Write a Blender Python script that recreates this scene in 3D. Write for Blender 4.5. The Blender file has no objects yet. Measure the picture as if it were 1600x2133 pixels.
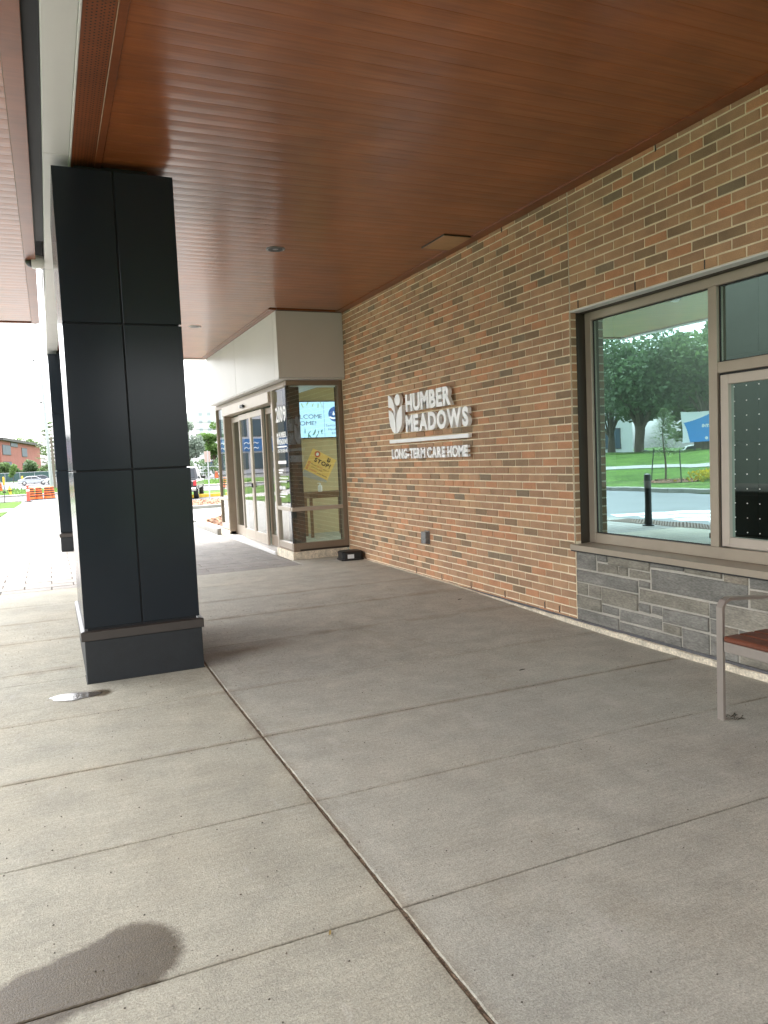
import bpy, math, random
from mathutils import Vector, Matrix
random.seed(7)
SC = bpy.context.scene
COL = SC.collection
PI = math.pi

# ------------------------------------------------------------------ camera, sky, sun, exposure
cam_d = bpy.data.cameras.new('camera'); cam = bpy.data.objects.new('camera', cam_d); COL.objects.link(cam)
R_ = Vector((0.91497810, -0.40116224, -0.04340429)); U_ = Vector((0.06913637, 0.04988505, 0.99635919)); F_ = Vector((0.39753646, 0.91464766, -0.07337863))
cam.matrix_world = Matrix(((R_.x, U_.x, -F_.x, 0), (R_.y, U_.y, -F_.y, 0), (R_.z, U_.z, -F_.z, 1.6), (0, 0, 0, 1)))
cam_d.sensor_fit = 'HORIZONTAL'; cam_d.sensor_width = 36; cam_d.lens = 1592.4 / 1600 * 36
cam_d.clip_start = .05; cam_d.clip_end = 3000
SC.camera = cam
world = bpy.data.worlds.new('World'); SC.world = world; world.use_nodes = True
SUN_EL, SUN_AZ = math.radians(66), math.radians(-20)      # azimuth measured from +Y towards +X
nt = world.node_tree; nt.nodes.clear()
sky = nt.nodes.new('ShaderNodeTexSky'); sky.sky_type = 'NISHITA'; sky.sun_disc = False
sky.sun_elevation = SUN_EL; sky.sun_rotation = SUN_AZ; sky.air_density = 1.0; sky.dust_density = 4.0; sky.ozone_density = 1.0
hs = nt.nodes.new('ShaderNodeHueSaturation'); hs.inputs['Saturation'].default_value = .16
bg = nt.nodes.new('ShaderNodeBackground'); bg.inputs[1].default_value = .15
wo = nt.nodes.new('ShaderNodeOutputWorld')
nt.links.new(sky.outputs[0], hs.inputs['Color']); nt.links.new(hs.outputs[0], bg.inputs[0]); nt.links.new(bg.outputs[0], wo.inputs[0])
sd = bpy.data.lights.new('sun', 'SUN'); sd.energy = .5; sd.angle = math.radians(30); sd.color = (1, .96, .9)
sun = bpy.data.objects.new('sun', sd); COL.objects.link(sun)
tosun = Vector((math.cos(SUN_EL) * math.sin(SUN_AZ), math.cos(SUN_EL) * math.cos(SUN_AZ), math.sin(SUN_EL)))
sun.rotation_euler = tosun.to_track_quat('Z', 'Y').to_euler()
vs = SC.view_settings; vs.view_transform = 'Standard'; vs.look = 'None'; vs.exposure = 2.98; vs.gamma = 1; vs.use_curve_mapping = False
SC.cycles.use_denoising = True
SC.cycles.max_bounces = 10; SC.cycles.diffuse_bounces = 6; SC.cycles.glossy_bounces = 5; SC.cycles.transparent_max_bounces = 16

# ------------------------------------------------------------------ helpers
W, CZ = 4.27, 3.815

def smooth01(t):
    t = min(max(t, 0), 1); return t * t * (3 - 2 * t)

def tz(y):
    if y < 18: return .063 * smooth01((y - 4.8) / 3.8)
    return max(-.64, .063 - (y - 18) * .703 / 40)

def ground_z(x, y):
    a = tz(y)
    if x >= -6: return a
    lawn = .95 * smooth01((-x - 11) / 26) * (1 - smooth01((y - 60) / 10))
    low = -.64 * smooth01((y - 56) / 12)
    w = smooth01((-x - 6) / 4)
    return a * (1 - w) + (lawn + low) * w

class MB:
    def __init__(s): s.v = []; s.f = []; s.m = []
    def add(s, vs_, fs_, mi=0):
        n = len(s.v); s.v += [tuple(p) for p in vs_]
        for f in fs_: s.f.append(tuple(i + n for i in f)); s.m.append(mi)
        return s
    def box(s, x0, y0, z0, x1, y1, z1, mi=0):
        if x0 > x1: x0, x1 = x1, x0
        if y0 > y1: y0, y1 = y1, y0
        if z0 > z1: z0, z1 = z1, z0
        return s.add([(x0, y0, z0), (x1, y0, z0), (x1, y1, z0), (x0, y1, z0), (x0, y0, z1), (x1, y0, z1), (x1, y1, z1), (x0, y1, z1)],
                     [(3, 2, 1, 0), (4, 5, 6, 7), (0, 1, 5, 4), (1, 2, 6, 5), (2, 3, 7, 6), (3, 0, 4, 7)], mi)
    def cbox(s, x0, y0, z0, x1, y1, z1, c=.003, mi=0):
        """box with every edge chamfered"""
        if x0 > x1: x0, x1 = x1, x0
        if y0 > y1: y0, y1 = y1, y0
        if z0 > z1: z0, z1 = z1, z0
        c = min(c, (x1 - x0) * .45, (y1 - y0) * .45, (z1 - z0) * .45)
        P = {}; vv = []
        for ix, X in ((0, x0), (1, x1)):
            for iy, Y in ((0, y0), (1, y1)):
                for iz, Z in ((0, z0), (1, z1)):
                    dx, dy, dz = (c if ix == 0 else -c), (c if iy == 0 else -c), (c if iz == 0 else -c)
                    for k, q in (('x', (X, Y + dy, Z + dz)), ('y', (X + dx, Y, Z + dz)), ('z', (X + dx, Y + dy, Z))):
                        P[(ix, iy, iz, k)] = len(vv); vv.append(q)
        cx, cy, cz = (x0 + x1) / 2, (y0 + y1) / 2, (z0 + z1) / 2
        ff = []
        def face(idx):
            a, b, d = (Vector(vv[i]) for i in idx[:3]); n = (b - a).cross(d - a)
            m = sum((Vector(vv[i]) for i in idx), Vector()) / len(idx) - Vector((cx, cy, cz))
            ff.append(tuple(idx) if n.dot(m) > 0 else tuple(reversed(idx)))
        sq = ((0, 0), (1, 0), (1, 1), (0, 1))
        for a in (0, 1):
            face([P[(a, p, q, 'x')] for p, q in sq]); face([P[(p, a, q, 'y')] for p, q in sq]); face([P[(p, q, a, 'z')] for p, q in sq])
        for a in (0, 1):
            for b in (0, 1):
                face([P[(a, b, 0, 'x')], P[(a, b, 1, 'x')], P[(a, b, 1, 'y')], P[(a, b, 0, 'y')]])
                face([P[(a, 0, b, 'x')], P[(a, 1, b, 'x')], P[(a, 1, b, 'z')], P[(a, 0, b, 'z')]])
                face([P[(0, a, b, 'y')], P[(1, a, b, 'y')], P[(1, a, b, 'z')], P[(0, a, b, 'z')]])
                for d in (0, 1): face([P[(a, b, d, 'x')], P[(a, b, d, 'y')], P[(a, b, d, 'z')]])
        return s.add(vv, ff, mi)
    def prism(s, pts, z0, z1, mi=0, M=None):
        """polygon pts (x,y) CCW extruded z0..z1, optional matrix"""
        n = len(pts); vv = [(p[0], p[1], z0) for p in pts] + [(p[0], p[1], z1) for p in pts]
        if M is not None: vv = [tuple(M @ Vector(p)) for p in vv]
        return s.add(vv, [tuple(reversed(range(n))), tuple(range(n, 2 * n))] + [(i, (i + 1) % n, n + (i + 1) % n, n + i) for i in range(n)], mi)
    def tube(s, path, r, n=10, mi=0, cap=True):
        path = [Vector(p) for p in path]; rs = r if isinstance(r, (list, tuple)) else [r] * len(path)
        vv = []; up = Vector((0, 0, 1))
        for i, p in enumerate(path):
            d = (path[min(i + 1, len(path) - 1)] - path[max(i - 1, 0)]).normalized()
            a = d.cross(up if abs(d.z) < .95 else Vector((1, 0, 0))).normalized(); b = a.cross(d).normalized()
            for k in range(n):
                t = 2 * PI * k / n; vv.append(p + (a * math.cos(t) + b * math.sin(t)) * rs[i])
        ff = [(i * n + k, i * n + (k + 1) % n, (i + 1) * n + (k + 1) % n, (i + 1) * n + k) for i in range(len(path) - 1) for k in range(n)]
        if cap: ff += [tuple(reversed(range(n))), tuple(range((len(path) - 1) * n, len(path) * n))]
        return s.add(vv, ff, mi)
    def lathe(s, prof, n=20, c=(0, 0, 0), axis='z', mi=0):
        vv = []
        for r, h in prof:
            for k in range(n):
                t = 2 * PI * k / n; a, b = r * math.cos(t), r * math.sin(t)
                q = (a, b, h) if axis == 'z' else ((h, a, b) if axis == 'x' else (b, h, a))
                vv.append((q[0] + c[0], q[1] + c[1], q[2] + c[2]))
        m = len(prof)
        ff = [(i * n + k, i * n + (k + 1) % n, (i + 1) * n + (k + 1) % n, (i + 1) * n + k) for i in range(m - 1) for k in range(n)]
        ff += [tuple(reversed(range(n))), tuple(range((m - 1) * n, m * n))]
        return s.add(vv, ff, mi)
    def build(s, name, mats, parent=None, smooth=False, loc=None):
        me = bpy.data.meshes.new(name); me.from_pydata(s.v, [], s.f)
        if not isinstance(mats, (list, tuple)): mats = [mats]
        for m in mats: me.materials.append(m)
        if len(mats) > 1: me.polygons.foreach_set('material_index', s.m)
        if smooth:
            me.polygons.foreach_set('use_smooth', [True] * len(me.polygons))
            try: me.set_sharp_from_angle(angle=math.radians(38))
            except Exception: pass
        me.update()
        return link(name, me, parent, loc)

def link(name, me, parent=None, loc=None):
    o = bpy.data.objects.new(name, me); COL.objects.link(o)
    if parent is not None: o.parent = parent
    if loc is not None: o.location = loc
    return o

def thing(name, label, cat, loc=(0, 0, 0), group=None, rz=0):
    o = bpy.data.objects.new(name, None); COL.objects.link(o); o.location = loc; o.rotation_euler = (0, 0, rz)
    o['label'] = label; o['category'] = cat; o.empty_display_size = .2
    if group: o['group'] = group
    return o

def tag(o, label, cat, group=None):
    o['label'] = label; o['category'] = cat
    if group: o['group'] = group
    return o

def struct(o): o['kind'] = 'structure'; return o
def stuff(o): o['kind'] = 'stuff'; return o
def sempty(name):
    o = bpy.data.objects.new(name, None); COL.objects.link(o); o['kind'] = 'structure'; return o

def dup(root, loc, rz=None, label=None, group=None):
    r = root.copy(); COL.objects.link(r); r.location = loc
    if rz is not None: r.rotation_euler = (0, 0, rz)
    if label: r['label'] = label
    if group: r['group'] = group
    for ch in list(root.children):
        c = ch.copy(); COL.objects.link(c); c.parent = r
        for g in list(ch.children):
            d = g.copy(); COL.objects.link(d); d.parent = c
    return r

# ------------------------------------------------------------------ materials
def mat(name, col, rough=.6, metal=0., var=.12, vscale=4., stretch=(1, 1, 1), fine=0., fscale=300., bump=0., bscale=150., coat=0., spec=.5, col2=None, bdist=.002):
    m = bpy.data.materials.new(name); m.use_nodes = True; t = m.node_tree; N = t.nodes; L = t.links
    p = N['Principled BSDF']; p.inputs['Roughness'].default_value = rough; p.inputs['Metallic'].default_value = metal
    p.inputs['Specular IOR Level'].default_value = spec; p.inputs['Coat Weight'].default_value = coat; p.inputs['Coat Roughness'].default_value = .15
    c = (*col, 1)
    geo = N.new('ShaderNodeNewGeometry'); mp = N.new('ShaderNodeMapping'); mp.inputs['Scale'].default_value = stretch
    L.new(geo.outputs['Position'], mp.inputs['Vector'])
    src = None
    if var or col2:
        nz = N.new('ShaderNodeTexNoise'); nz.inputs['Scale'].default_value = vscale; nz.inputs['Detail'].default_value = 6; nz.inputs['Roughness'].default_value = .6
        L.new(mp.outputs[0], nz.inputs['Vector'])
        rp = N.new('ShaderNodeMapRange'); rp.inputs[1].default_value = .3; rp.inputs[2].default_value = .7
        L.new(nz.outputs[0], rp.inputs[0])
        mx = N.new('ShaderNodeMix'); mx.data_type = 'RGBA'
        mx.inputs[6].default_value = (*[q * (1 - var) for q in col], 1)
        mx.inputs[7].default_value = (*(col2 if col2 else [min(1, q * (1 + var)) for q in col]), 1)
        L.new(rp.outputs[0], mx.inputs[0]); src = mx.outputs[2]
    if fine:
        n2 = N.new('ShaderNodeTexNoise'); n2.inputs['Scale'].default_value = fscale; n2.inputs['Detail'].default_value = 3
        L.new(mp.outputs[0], n2.inputs['Vector'])
        r2 = N.new('ShaderNodeMapRange'); r2.inputs[1].default_value = .3; r2.inputs[2].default_value = .7; r2.inputs[3].default_value = 1 - fine; r2.inputs[4].default_value = 1 + fine
        L.new(n2.outputs[0], r2.inputs[0])
        m2 = N.new('ShaderNodeMix'); m2.data_type = 'RGBA'; m2.blend_type = 'MULTIPLY'; m2.inputs[0].default_value = 1
        if src: L.new(src, m2.inputs[6])
        else: m2.inputs[6].default_value = c
        L.new(r2.outputs[0], m2.inputs[7]); src = m2.outputs[2]
    if src: L.new(src, p.inputs['Base Color'])
    else: p.inputs['Base Color'].default_value = c
    if bump:
        n3 = N.new('ShaderNodeTexNoise'); n3.inputs['Scale'].default_value = bscale; n3.inputs['Detail'].default_value = 4
        L.new(mp.outputs[0], n3.inputs['Vector'])
        b = N.new('ShaderNodeBump'); b.inputs['Strength'].default_value = bump; b.inputs['Distance'].default_value = bdist
        L.new(n3.outputs[0], b.inputs['Height']); L.new(b.outputs[0], p.inputs['Normal'])
    return m

def emit(name, col, s):
    m = bpy.data.materials.new(name); m.use_nodes = True; t = m.node_tree; p = t.nodes['Principled BSDF']
    p.inputs['Base Color'].default_value = (*[c * .3 for c in col], 1); p.inputs['Emission Color'].default_value = (*col, 1); p.inputs['Emission Strength'].default_value = s
    return m

def glass(name, tint, rmin, rmax, rtint=(1, 1, 1), ior=1.5, ripple=0.):
    m = bpy.data.materials.new(name); m.use_nodes = True; t = m.node_tree; N = t.nodes; L = t.links; N.clear()
    out = N.new('ShaderNodeOutputMaterial'); mx = N.new('ShaderNodeMixShader'); tr = N.new('ShaderNodeBsdfTransparent'); gl = N.new('ShaderNodeBsdfGlossy')
    tr.inputs[0].default_value = (*tint, 1); gl.inputs[0].default_value = (*rtint, 1); gl.inputs['Roughness'].default_value = 0.0
    fr = N.new('ShaderNodeFresnel'); fr.inputs[0].default_value = ior
    mr = N.new('ShaderNodeMapRange'); mr.inputs[1].default_value = .04; mr.inputs[2].default_value = 1; mr.inputs[3].default_value = rmin; mr.inputs[4].default_value = rmax
    L.new(fr.outputs[0], mr.inputs[0]); L.new(mr.outputs[0], mx.inputs[0]); L.new(tr.outputs[0], mx.inputs[1]); L.new(gl.outputs[0], mx.inputs[2]); L.new(mx.outputs[0], out.inputs[0])
    if ripple:
        geo = N.new('ShaderNodeNewGeometry'); nz = N.new('ShaderNodeTexNoise'); nz.inputs['Scale'].default_value = 2.2; nz.inputs['Detail'].default_value = 1
        b = N.new('ShaderNodeBump'); b.inputs['Strength'].default_value = ripple; b.inputs['Distance'].default_value = .01
        L.new(geo.outputs['Position'], nz.inputs['Vector']); L.new(nz.outputs[0], b.inputs['Height']); L.new(b.outputs[0], gl.inputs['Normal'])
    return m

M = {}
M['brick0'] = mat('brick_tan', (.43, .258, .148), .85, var=.16, vscale=5, fine=.14, fscale=160, bump=.5, bscale=260)
M['brick1'] = mat('brick_orange', (.50, .25, .130), .85, var=.14, vscale=6, fine=.14, fscale=160, bump=.5, bscale=260)
M['brick2'] = mat('brick_brown', (.37, .220, .128), .85, var=.16, vscale=5, fine=.14, fscale=160, bump=.5, bscale=260)
M['brick3'] = mat('brick_olive', (.265, .178, .105), .85, var=.16, vscale=6, fine=.16, fscale=160, bump=.5, bscale=260)
M['brick4'] = mat('brick_grey', (.235, .178, .115), .85, var=.18, vscale=6, fine=.16, fscale=160, bump=.5, bscale=260)
M['brick5'] = mat('brick_rose', (.46, .278, .152), .85, var=.14, vscale=5, fine=.14, fscale=160, bump=.5, bscale=260)
BR_W = (28, 16, 25, 11, 3, 17)
M['mortar'] = mat('mortar', (.80, .69, .50), .95, var=.12, vscale=7, fine=.15, fscale=250, bump=.6, bscale=300)
M['mortar_grey'] = mat('mortar_grey', (.41, .385, .33), .95, var=.12, vscale=9, fine=.15, fscale=250, bump=.6, bscale=250)
for i, c in enumerate(((.215, .200, .160), (.170, .165, .145), (.235, .205, .158), (.195, .188, .165), (.26, .24, .195))):
    M['stone%d' % i] = mat('ashlar_stone', c, .8, var=.3, vscale=7, stretch=(1, .5, 1.6), fine=.25, fscale=70, bump=.8, bscale=45, bdist=.006)
M['plinth'] = mat('plinth_concrete', (.66, .59, .46), .9, var=.25, vscale=12, fine=.25, fscale=60, bump=.9, bscale=60, bdist=.006)
M['flash'] = mat('flashing_membrane', (.10, .10, .105), .6, var=.3, vscale=9)
M['frame'] = mat('taupe_frame', (.36, .305, .235), .42, metal=.25, var=.05, fine=.04, fscale=500)
M['frame2'] = mat('pale_sash', (.46, .40, .335), .45, metal=.2, var=.05)
M['bronze'] = mat('bronze_frame', (.25, .195, .14), .4, metal=.35, var=.06)
M['alu'] = mat('champagne_aluminium', (.46, .40, .33), .38, metal=.35, var=.06)
M['darkmetal'] = mat('dark_jamb', (.035, .026, .016), .5, var=.1)
M['gasket'] = mat('black_gasket', (.012, .012, .012), .6, var=0)
M['panel'] = mat('navy_panel', (.0115, .0165, .0225), .19, var=.06, vscale=1.5, spec=.3)
M['reveal'] = mat('black_reveal', (.006, .007, .009), .6, var=0)
M['colbase'] = mat('slate_base', (.011, .014, .017), .55, var=.25, vscale=7, fine=.2, fscale=120, bump=.35, bscale=40)
M['ledge'] = mat('brown_ledge', (.048, .040, .035), .38, var=.05)
M['white'] = mat('white_panel', (.62, .61, .58), .42, var=.03, vscale=1)
M['white2'] = mat('white_trim', (.66, .65, .62), .42, var=.03)
M['letter'] = mat('white_letter', (.90, .91, .91), .35, var=.02)
M['vinyl'] = mat('white_vinyl', (.9, .9, .9), .6, var=0)
M['black'] = mat('black_plastic', (.012, .012, .013), .4, var=.15, vscale=20)
M['steel'] = mat('brushed_steel', (.45, .45, .45), .35, metal=.9, var=.15, vscale=20, stretch=(1, 1, 12))
M['grey_metal'] = mat('weathered_metal', (.20, .20, .20), .4, metal=.7, var=.3, vscale=30)
M['benchmetal'] = mat('bench_steel', (.34, .30, .265), .32, metal=.45, var=.07, vscale=8)
M['dirt'] = mat('joint_dirt', (.075, .052, .034), .95, var=.4, vscale=18, fine=.4, fscale=120, bump=1, bscale=120, bdist=.006)
M['dirt2'] = mat('joint_soil', (.15, .105, .068), .95, var=.45, vscale=25, fine=.5, fscale=140, bump=1, bscale=120, bdist=.006)
M['asphalt'] = mat('asphalt', (.058, .060, .066), .42, var=.2, vscale=.6, fine=.3, fscale=80, bump=.4, bscale=120)
M['asphalt2'] = mat('road_asphalt', (.085, .086, .09), .8, var=.12, vscale=.3, fine=.2, fscale=20, spec=.2)
M['paint'] = mat('road_paint', (.75, .75, .73), .6, var=.15, vscale=6)
M['kerb'] = mat('kerb_concrete', (.27, .258, .235), .85, var=.18, vscale=3, fine=.15, fscale=90, bump=.3)
M['yellow'] = mat('yellow_paint', (.75, .47, .03), .55, var=.15, vscale=5)
M['grass'] = mat('lawn_grass', (.050, .105, .020), .9, var=.35, vscale=.7, fine=.6, fscale=9, col2=(.085, .150, .030), bump=.6, bscale=40, bdist=.03, spec=.05)
M['ground'] = mat('far_ground', (.06, .11, .03), .95, var=.3, vscale=.1, spec=.05)
M['mulch'] = mat('mulch_bark', (.17, .085, .045), .95, var=.5, vscale=9, fine=.5, fscale=30, bump=1, bscale=25, bdist=.04)
M['orange'] = mat('orange_plastic', (.85, .17, .03), .45, var=.08, vscale=9)
M['red'] = mat('red_orange_plastic', (.80, .07, .04), .45, var=.08)
M['blackband'] = mat('black_band', (.02, .02, .02), .5, var=.1)
M['rubber'] = mat('tyre_rubber', (.018, .018, .019), .7, var=.1)
M['redbrick'] = mat('far_red_brick', (.27, .095, .075), .9, var=.12, vscale=.6, fine=.15, fscale=6)
M['roofdark'] = mat('dark_roof', (.06, .055, .055), .8, var=.15)
M['farwin'] = mat('far_window', (.06, .085, .115), .45, var=.2, vscale=.5, spec=.12)
M['palewin'] = mat('pale_window', (.34, .38, .42), .3, var=.1)
M['pale'] = mat('pale_concrete_tower', (.58, .59, .60), .8, var=.05, vscale=.2)
M['bark'] = mat('bark', (.10, .075, .055), .95, var=.3, vscale=6, stretch=(1, 1, .2), bump=.6, bscale=12, bdist=.03)
def leaf(name, c1, c2, vs_=.8):
    m = mat(name, c1, .5, var=.3, vscale=vs_, col2=c2); t = m.node_tree; p = t.nodes['Principled BSDF']; out = [n for n in t.nodes if n.type == 'OUTPUT_MATERIAL'][0]
    tl = t.nodes.new('ShaderNodeBsdfTranslucent'); mx = t.nodes.new('ShaderNodeMixShader'); mx.inputs[0].default_value = .42
    src = p.inputs['Base Color'].links[0].from_socket; t.links.new(src, tl.inputs[0]); t.links.new(p.outputs[0], mx.inputs[1]); t.links.new(tl.outputs[0], mx.inputs[2]); t.links.new(mx.outputs[0], out.inputs[0])
    return m
M['leaf_a'] = leaf('leaf_mid_green', (.10, .17, .06), (.165, .255, .09))
M['leaf_b'] = leaf('leaf_dark_green', (.085, .150, .068), (.14, .225, .095))
M['leaf_c'] = leaf('leaf_silver_green', (.20, .26, .20), (.30, .36, .29))
M['leaf_d'] = leaf('leaf_light_green', (.10, .19, .045), (.16, .28, .065))
M['needle'] = mat('needle_blue_green', (.050, .105, .062), .6, var=.35, vscale=1.5, col2=(.085, .16, .085))
M['yellowleaf'] = mat('yellow_foliage', (.55, .46, .05), .6, var=.3, vscale=5)
M['fence'] = mat('green_fence_mesh', (.05, .10, .09), .8, var=.2)
M['galv'] = mat('galvanised_pole', (.42, .44, .46), .5, metal=.3, var=.08)
M['wood_pole'] = mat('weathered_pole', (.16, .13, .11), .9, var=.2, stretch=(1, 1, .1), vscale=8)
M['carsilver'] = mat('silver_car_paint', (.33, .35, .37), .25, metal=.5, var=.02, coat=.6)
M['carblack'] = mat('black_car_paint', (.010, .011, .014), .18, var=.02, coat=1)
M['cardark'] = mat('dark_blue_car_paint', (.05, .06, .085), .2, metal=.3, var=.02, coat=.8)
M['carwhite'] = mat('white_car_paint', (.62, .63, .63), .25, var=.02, coat=.6)
M['carglass'] = mat('car_glass', (.03, .036, .042), .06, var=0)
M['chrome'] = mat('chrome', (.7, .7, .7), .15, metal=1, var=0)
M['taillight'] = mat('tail_light_red', (.5, .03, .04), .2, var=0)
M['signback'] = mat('sign_back', (.42, .33, .29), .6, var=.05)
M['blue'] = mat('sign_blue', (.03, .27, .66), .4, var=.02)
M['navy'] = mat('storefront_blue', (.02, .13, .36), .4, var=.03)
M['palelav'] = mat('pale_cladding', (.52, .51, .55), .7, var=.05, vscale=.3)
M['signwhite'] = mat('sign_white', (.80, .84, .86), .5, var=.02)
M['cream'] = mat('cream_wall', (.46, .40, .25), .8, var=.04, vscale=1)
M['int_wall'] = mat('interior_wall', (.19, .22, .195), .8, var=.04)
M['int_dark'] = mat('interior_dark', (.035, .03, .026), .6, var=.1)
M['int_floor'] = mat('entrance_mat', (.30, .34, .29), .6, var=.15, vscale=3, fine=.25, fscale=40)
M['int_ceiling'] = mat('interior_ceiling', (.6, .6, .57), .9, var=.03)
M['tablewood'] = mat('table_wood', (.13, .075, .035), .5, var=.2, vscale=6, stretch=(1, 1, 1))
M['poster'] = mat('poster_yellow', (.80, .54, .15), .6, var=.03)
M['postergrey'] = mat('poster_grey', (.36, .37, .35), .6, var=.05)
M['ink'] = mat('black_ink', (.012, .012, .014), .6, var=0)
M['redink'] = mat('red_ink', (.60, .10, .05), .6, var=0)
M['rust'] = mat('rust_tactile', (.105, .062, .040), .7, var=.25, vscale=8)
M['weed'] = mat('dry_weed', (.05, .045, .03), .9, var=.2)
M['dryleaf'] = mat('dry_leaf', (.30, .21, .06), .8, var=.2)
M['stake'] = mat('dark_stake', (.03, .032, .03), .7, var=.1)
M['win'] = glass('tinted_window_glass', (.52, .64, .60), .50, 1.0, (.62, .90, .93), ripple=.06)
M['vglass'] = glass('vestibule_glass', (.72, .80, .73), .12, 1.35, (1, 1, 1), ripple=.012)
M['lens'] = mat('lamp_lens', (.012, .012, .012), .5, var=0)

def wood_material(name, c1, c2, rough, coat=.75):
    m = bpy.data.materials.new(name); m.use_nodes = True; t = m.node_tree; N = t.nodes; L = t.links; p = N['Principled BSDF']
    geo = N.new('ShaderNodeNewGeometry'); mp = N.new('ShaderNodeMapping'); mp.inputs['Scale'].default_value = (.9, 22, 22)
    L.new(geo.outputs['Position'], mp.inputs[0])
    n1 = N.new('ShaderNodeTexNoise'); n1.inputs['Scale'].default_value = 2.0; n1.inputs['Detail'].default_value = 8; n1.inputs['Roughness'].default_value = .62
    L.new(mp.outputs[0], n1.inputs['Vector'])
    n2 = N.new('ShaderNodeTexNoise'); n2.inputs['Scale'].default_value = 2.6; n2.inputs['Detail'].default_value = 4; L.new(geo.outputs['Position'], n2.inputs['Vector'])
    r1 = N.new('ShaderNodeMapRange'); r1.inputs[1].default_value = .3; r1.inputs[2].default_value = .72; L.new(n1.outputs[0], r1.inputs[0])
    mx = N.new('ShaderNodeMix'); mx.data_type = 'RGBA'; mx.inputs[6].default_value = (*c1, 1); mx.inputs[7].default_value = (*c2, 1); L.new(r1.outputs[0], mx.inputs[0])
    oi = N.new('ShaderNodeObjectInfo')
    ra = N.new('ShaderNodeMapRange'); ra.inputs[3].default_value = .95; ra.inputs[4].default_value = 1.05; L.new(oi.outputs['Random'], ra.inputs[0])
    r2 = N.new('ShaderNodeMapRange'); r2.inputs[1].default_value = .3; r2.inputs[2].default_value = .7; r2.inputs[3].default_value = .82; r2.inputs[4].default_value = 1.16; L.new(n2.outputs[0], r2.inputs[0])
    mu = N.new('ShaderNodeMath'); mu.operation = 'MULTIPLY'; L.new(ra.outputs[0], mu.inputs[0]); L.new(r2.outputs[0], mu.inputs[1])
    m2 = N.new('ShaderNodeMix'); m2.data_type = 'RGBA'; m2.blend_type = 'MULTIPLY'; m2.inputs[0].default_value = 1; L.new(mx.outputs[2], m2.inputs[6]); L.new(mu.outputs[0], m2.inputs[7])
    L.new(m2.outputs[2], p.inputs['Base Color'])
    p.inputs['Roughness'].default_value = rough + .06; p.inputs['Specular IOR Level'].default_value = .35
    p.inputs['Coat Weight'].default_value = coat; p.inputs['Coat Roughness'].default_value = .17
    b = N.new('ShaderNodeBump'); b.inputs['Strength'].default_value = .10; b.inputs['Distance'].default_value = .002; L.new(n1.outputs[0], b.inputs['Height']); L.new(b.outputs[0], p.inputs['Normal'])
    return m
M['wood'] = wood_material('soffit_wood', (.205, .058, .0155), (.31, .10, .030), .32, .6)
M['woodtrim'] = wood_material('soffit_trim_wood', (.17, .046, .013), (.215, .062, .019), .36, .4)
M['benchwood'] = wood_material('bench_wood', (.12, .035, .017), (.17, .052, .025), .5, 0.)

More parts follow.
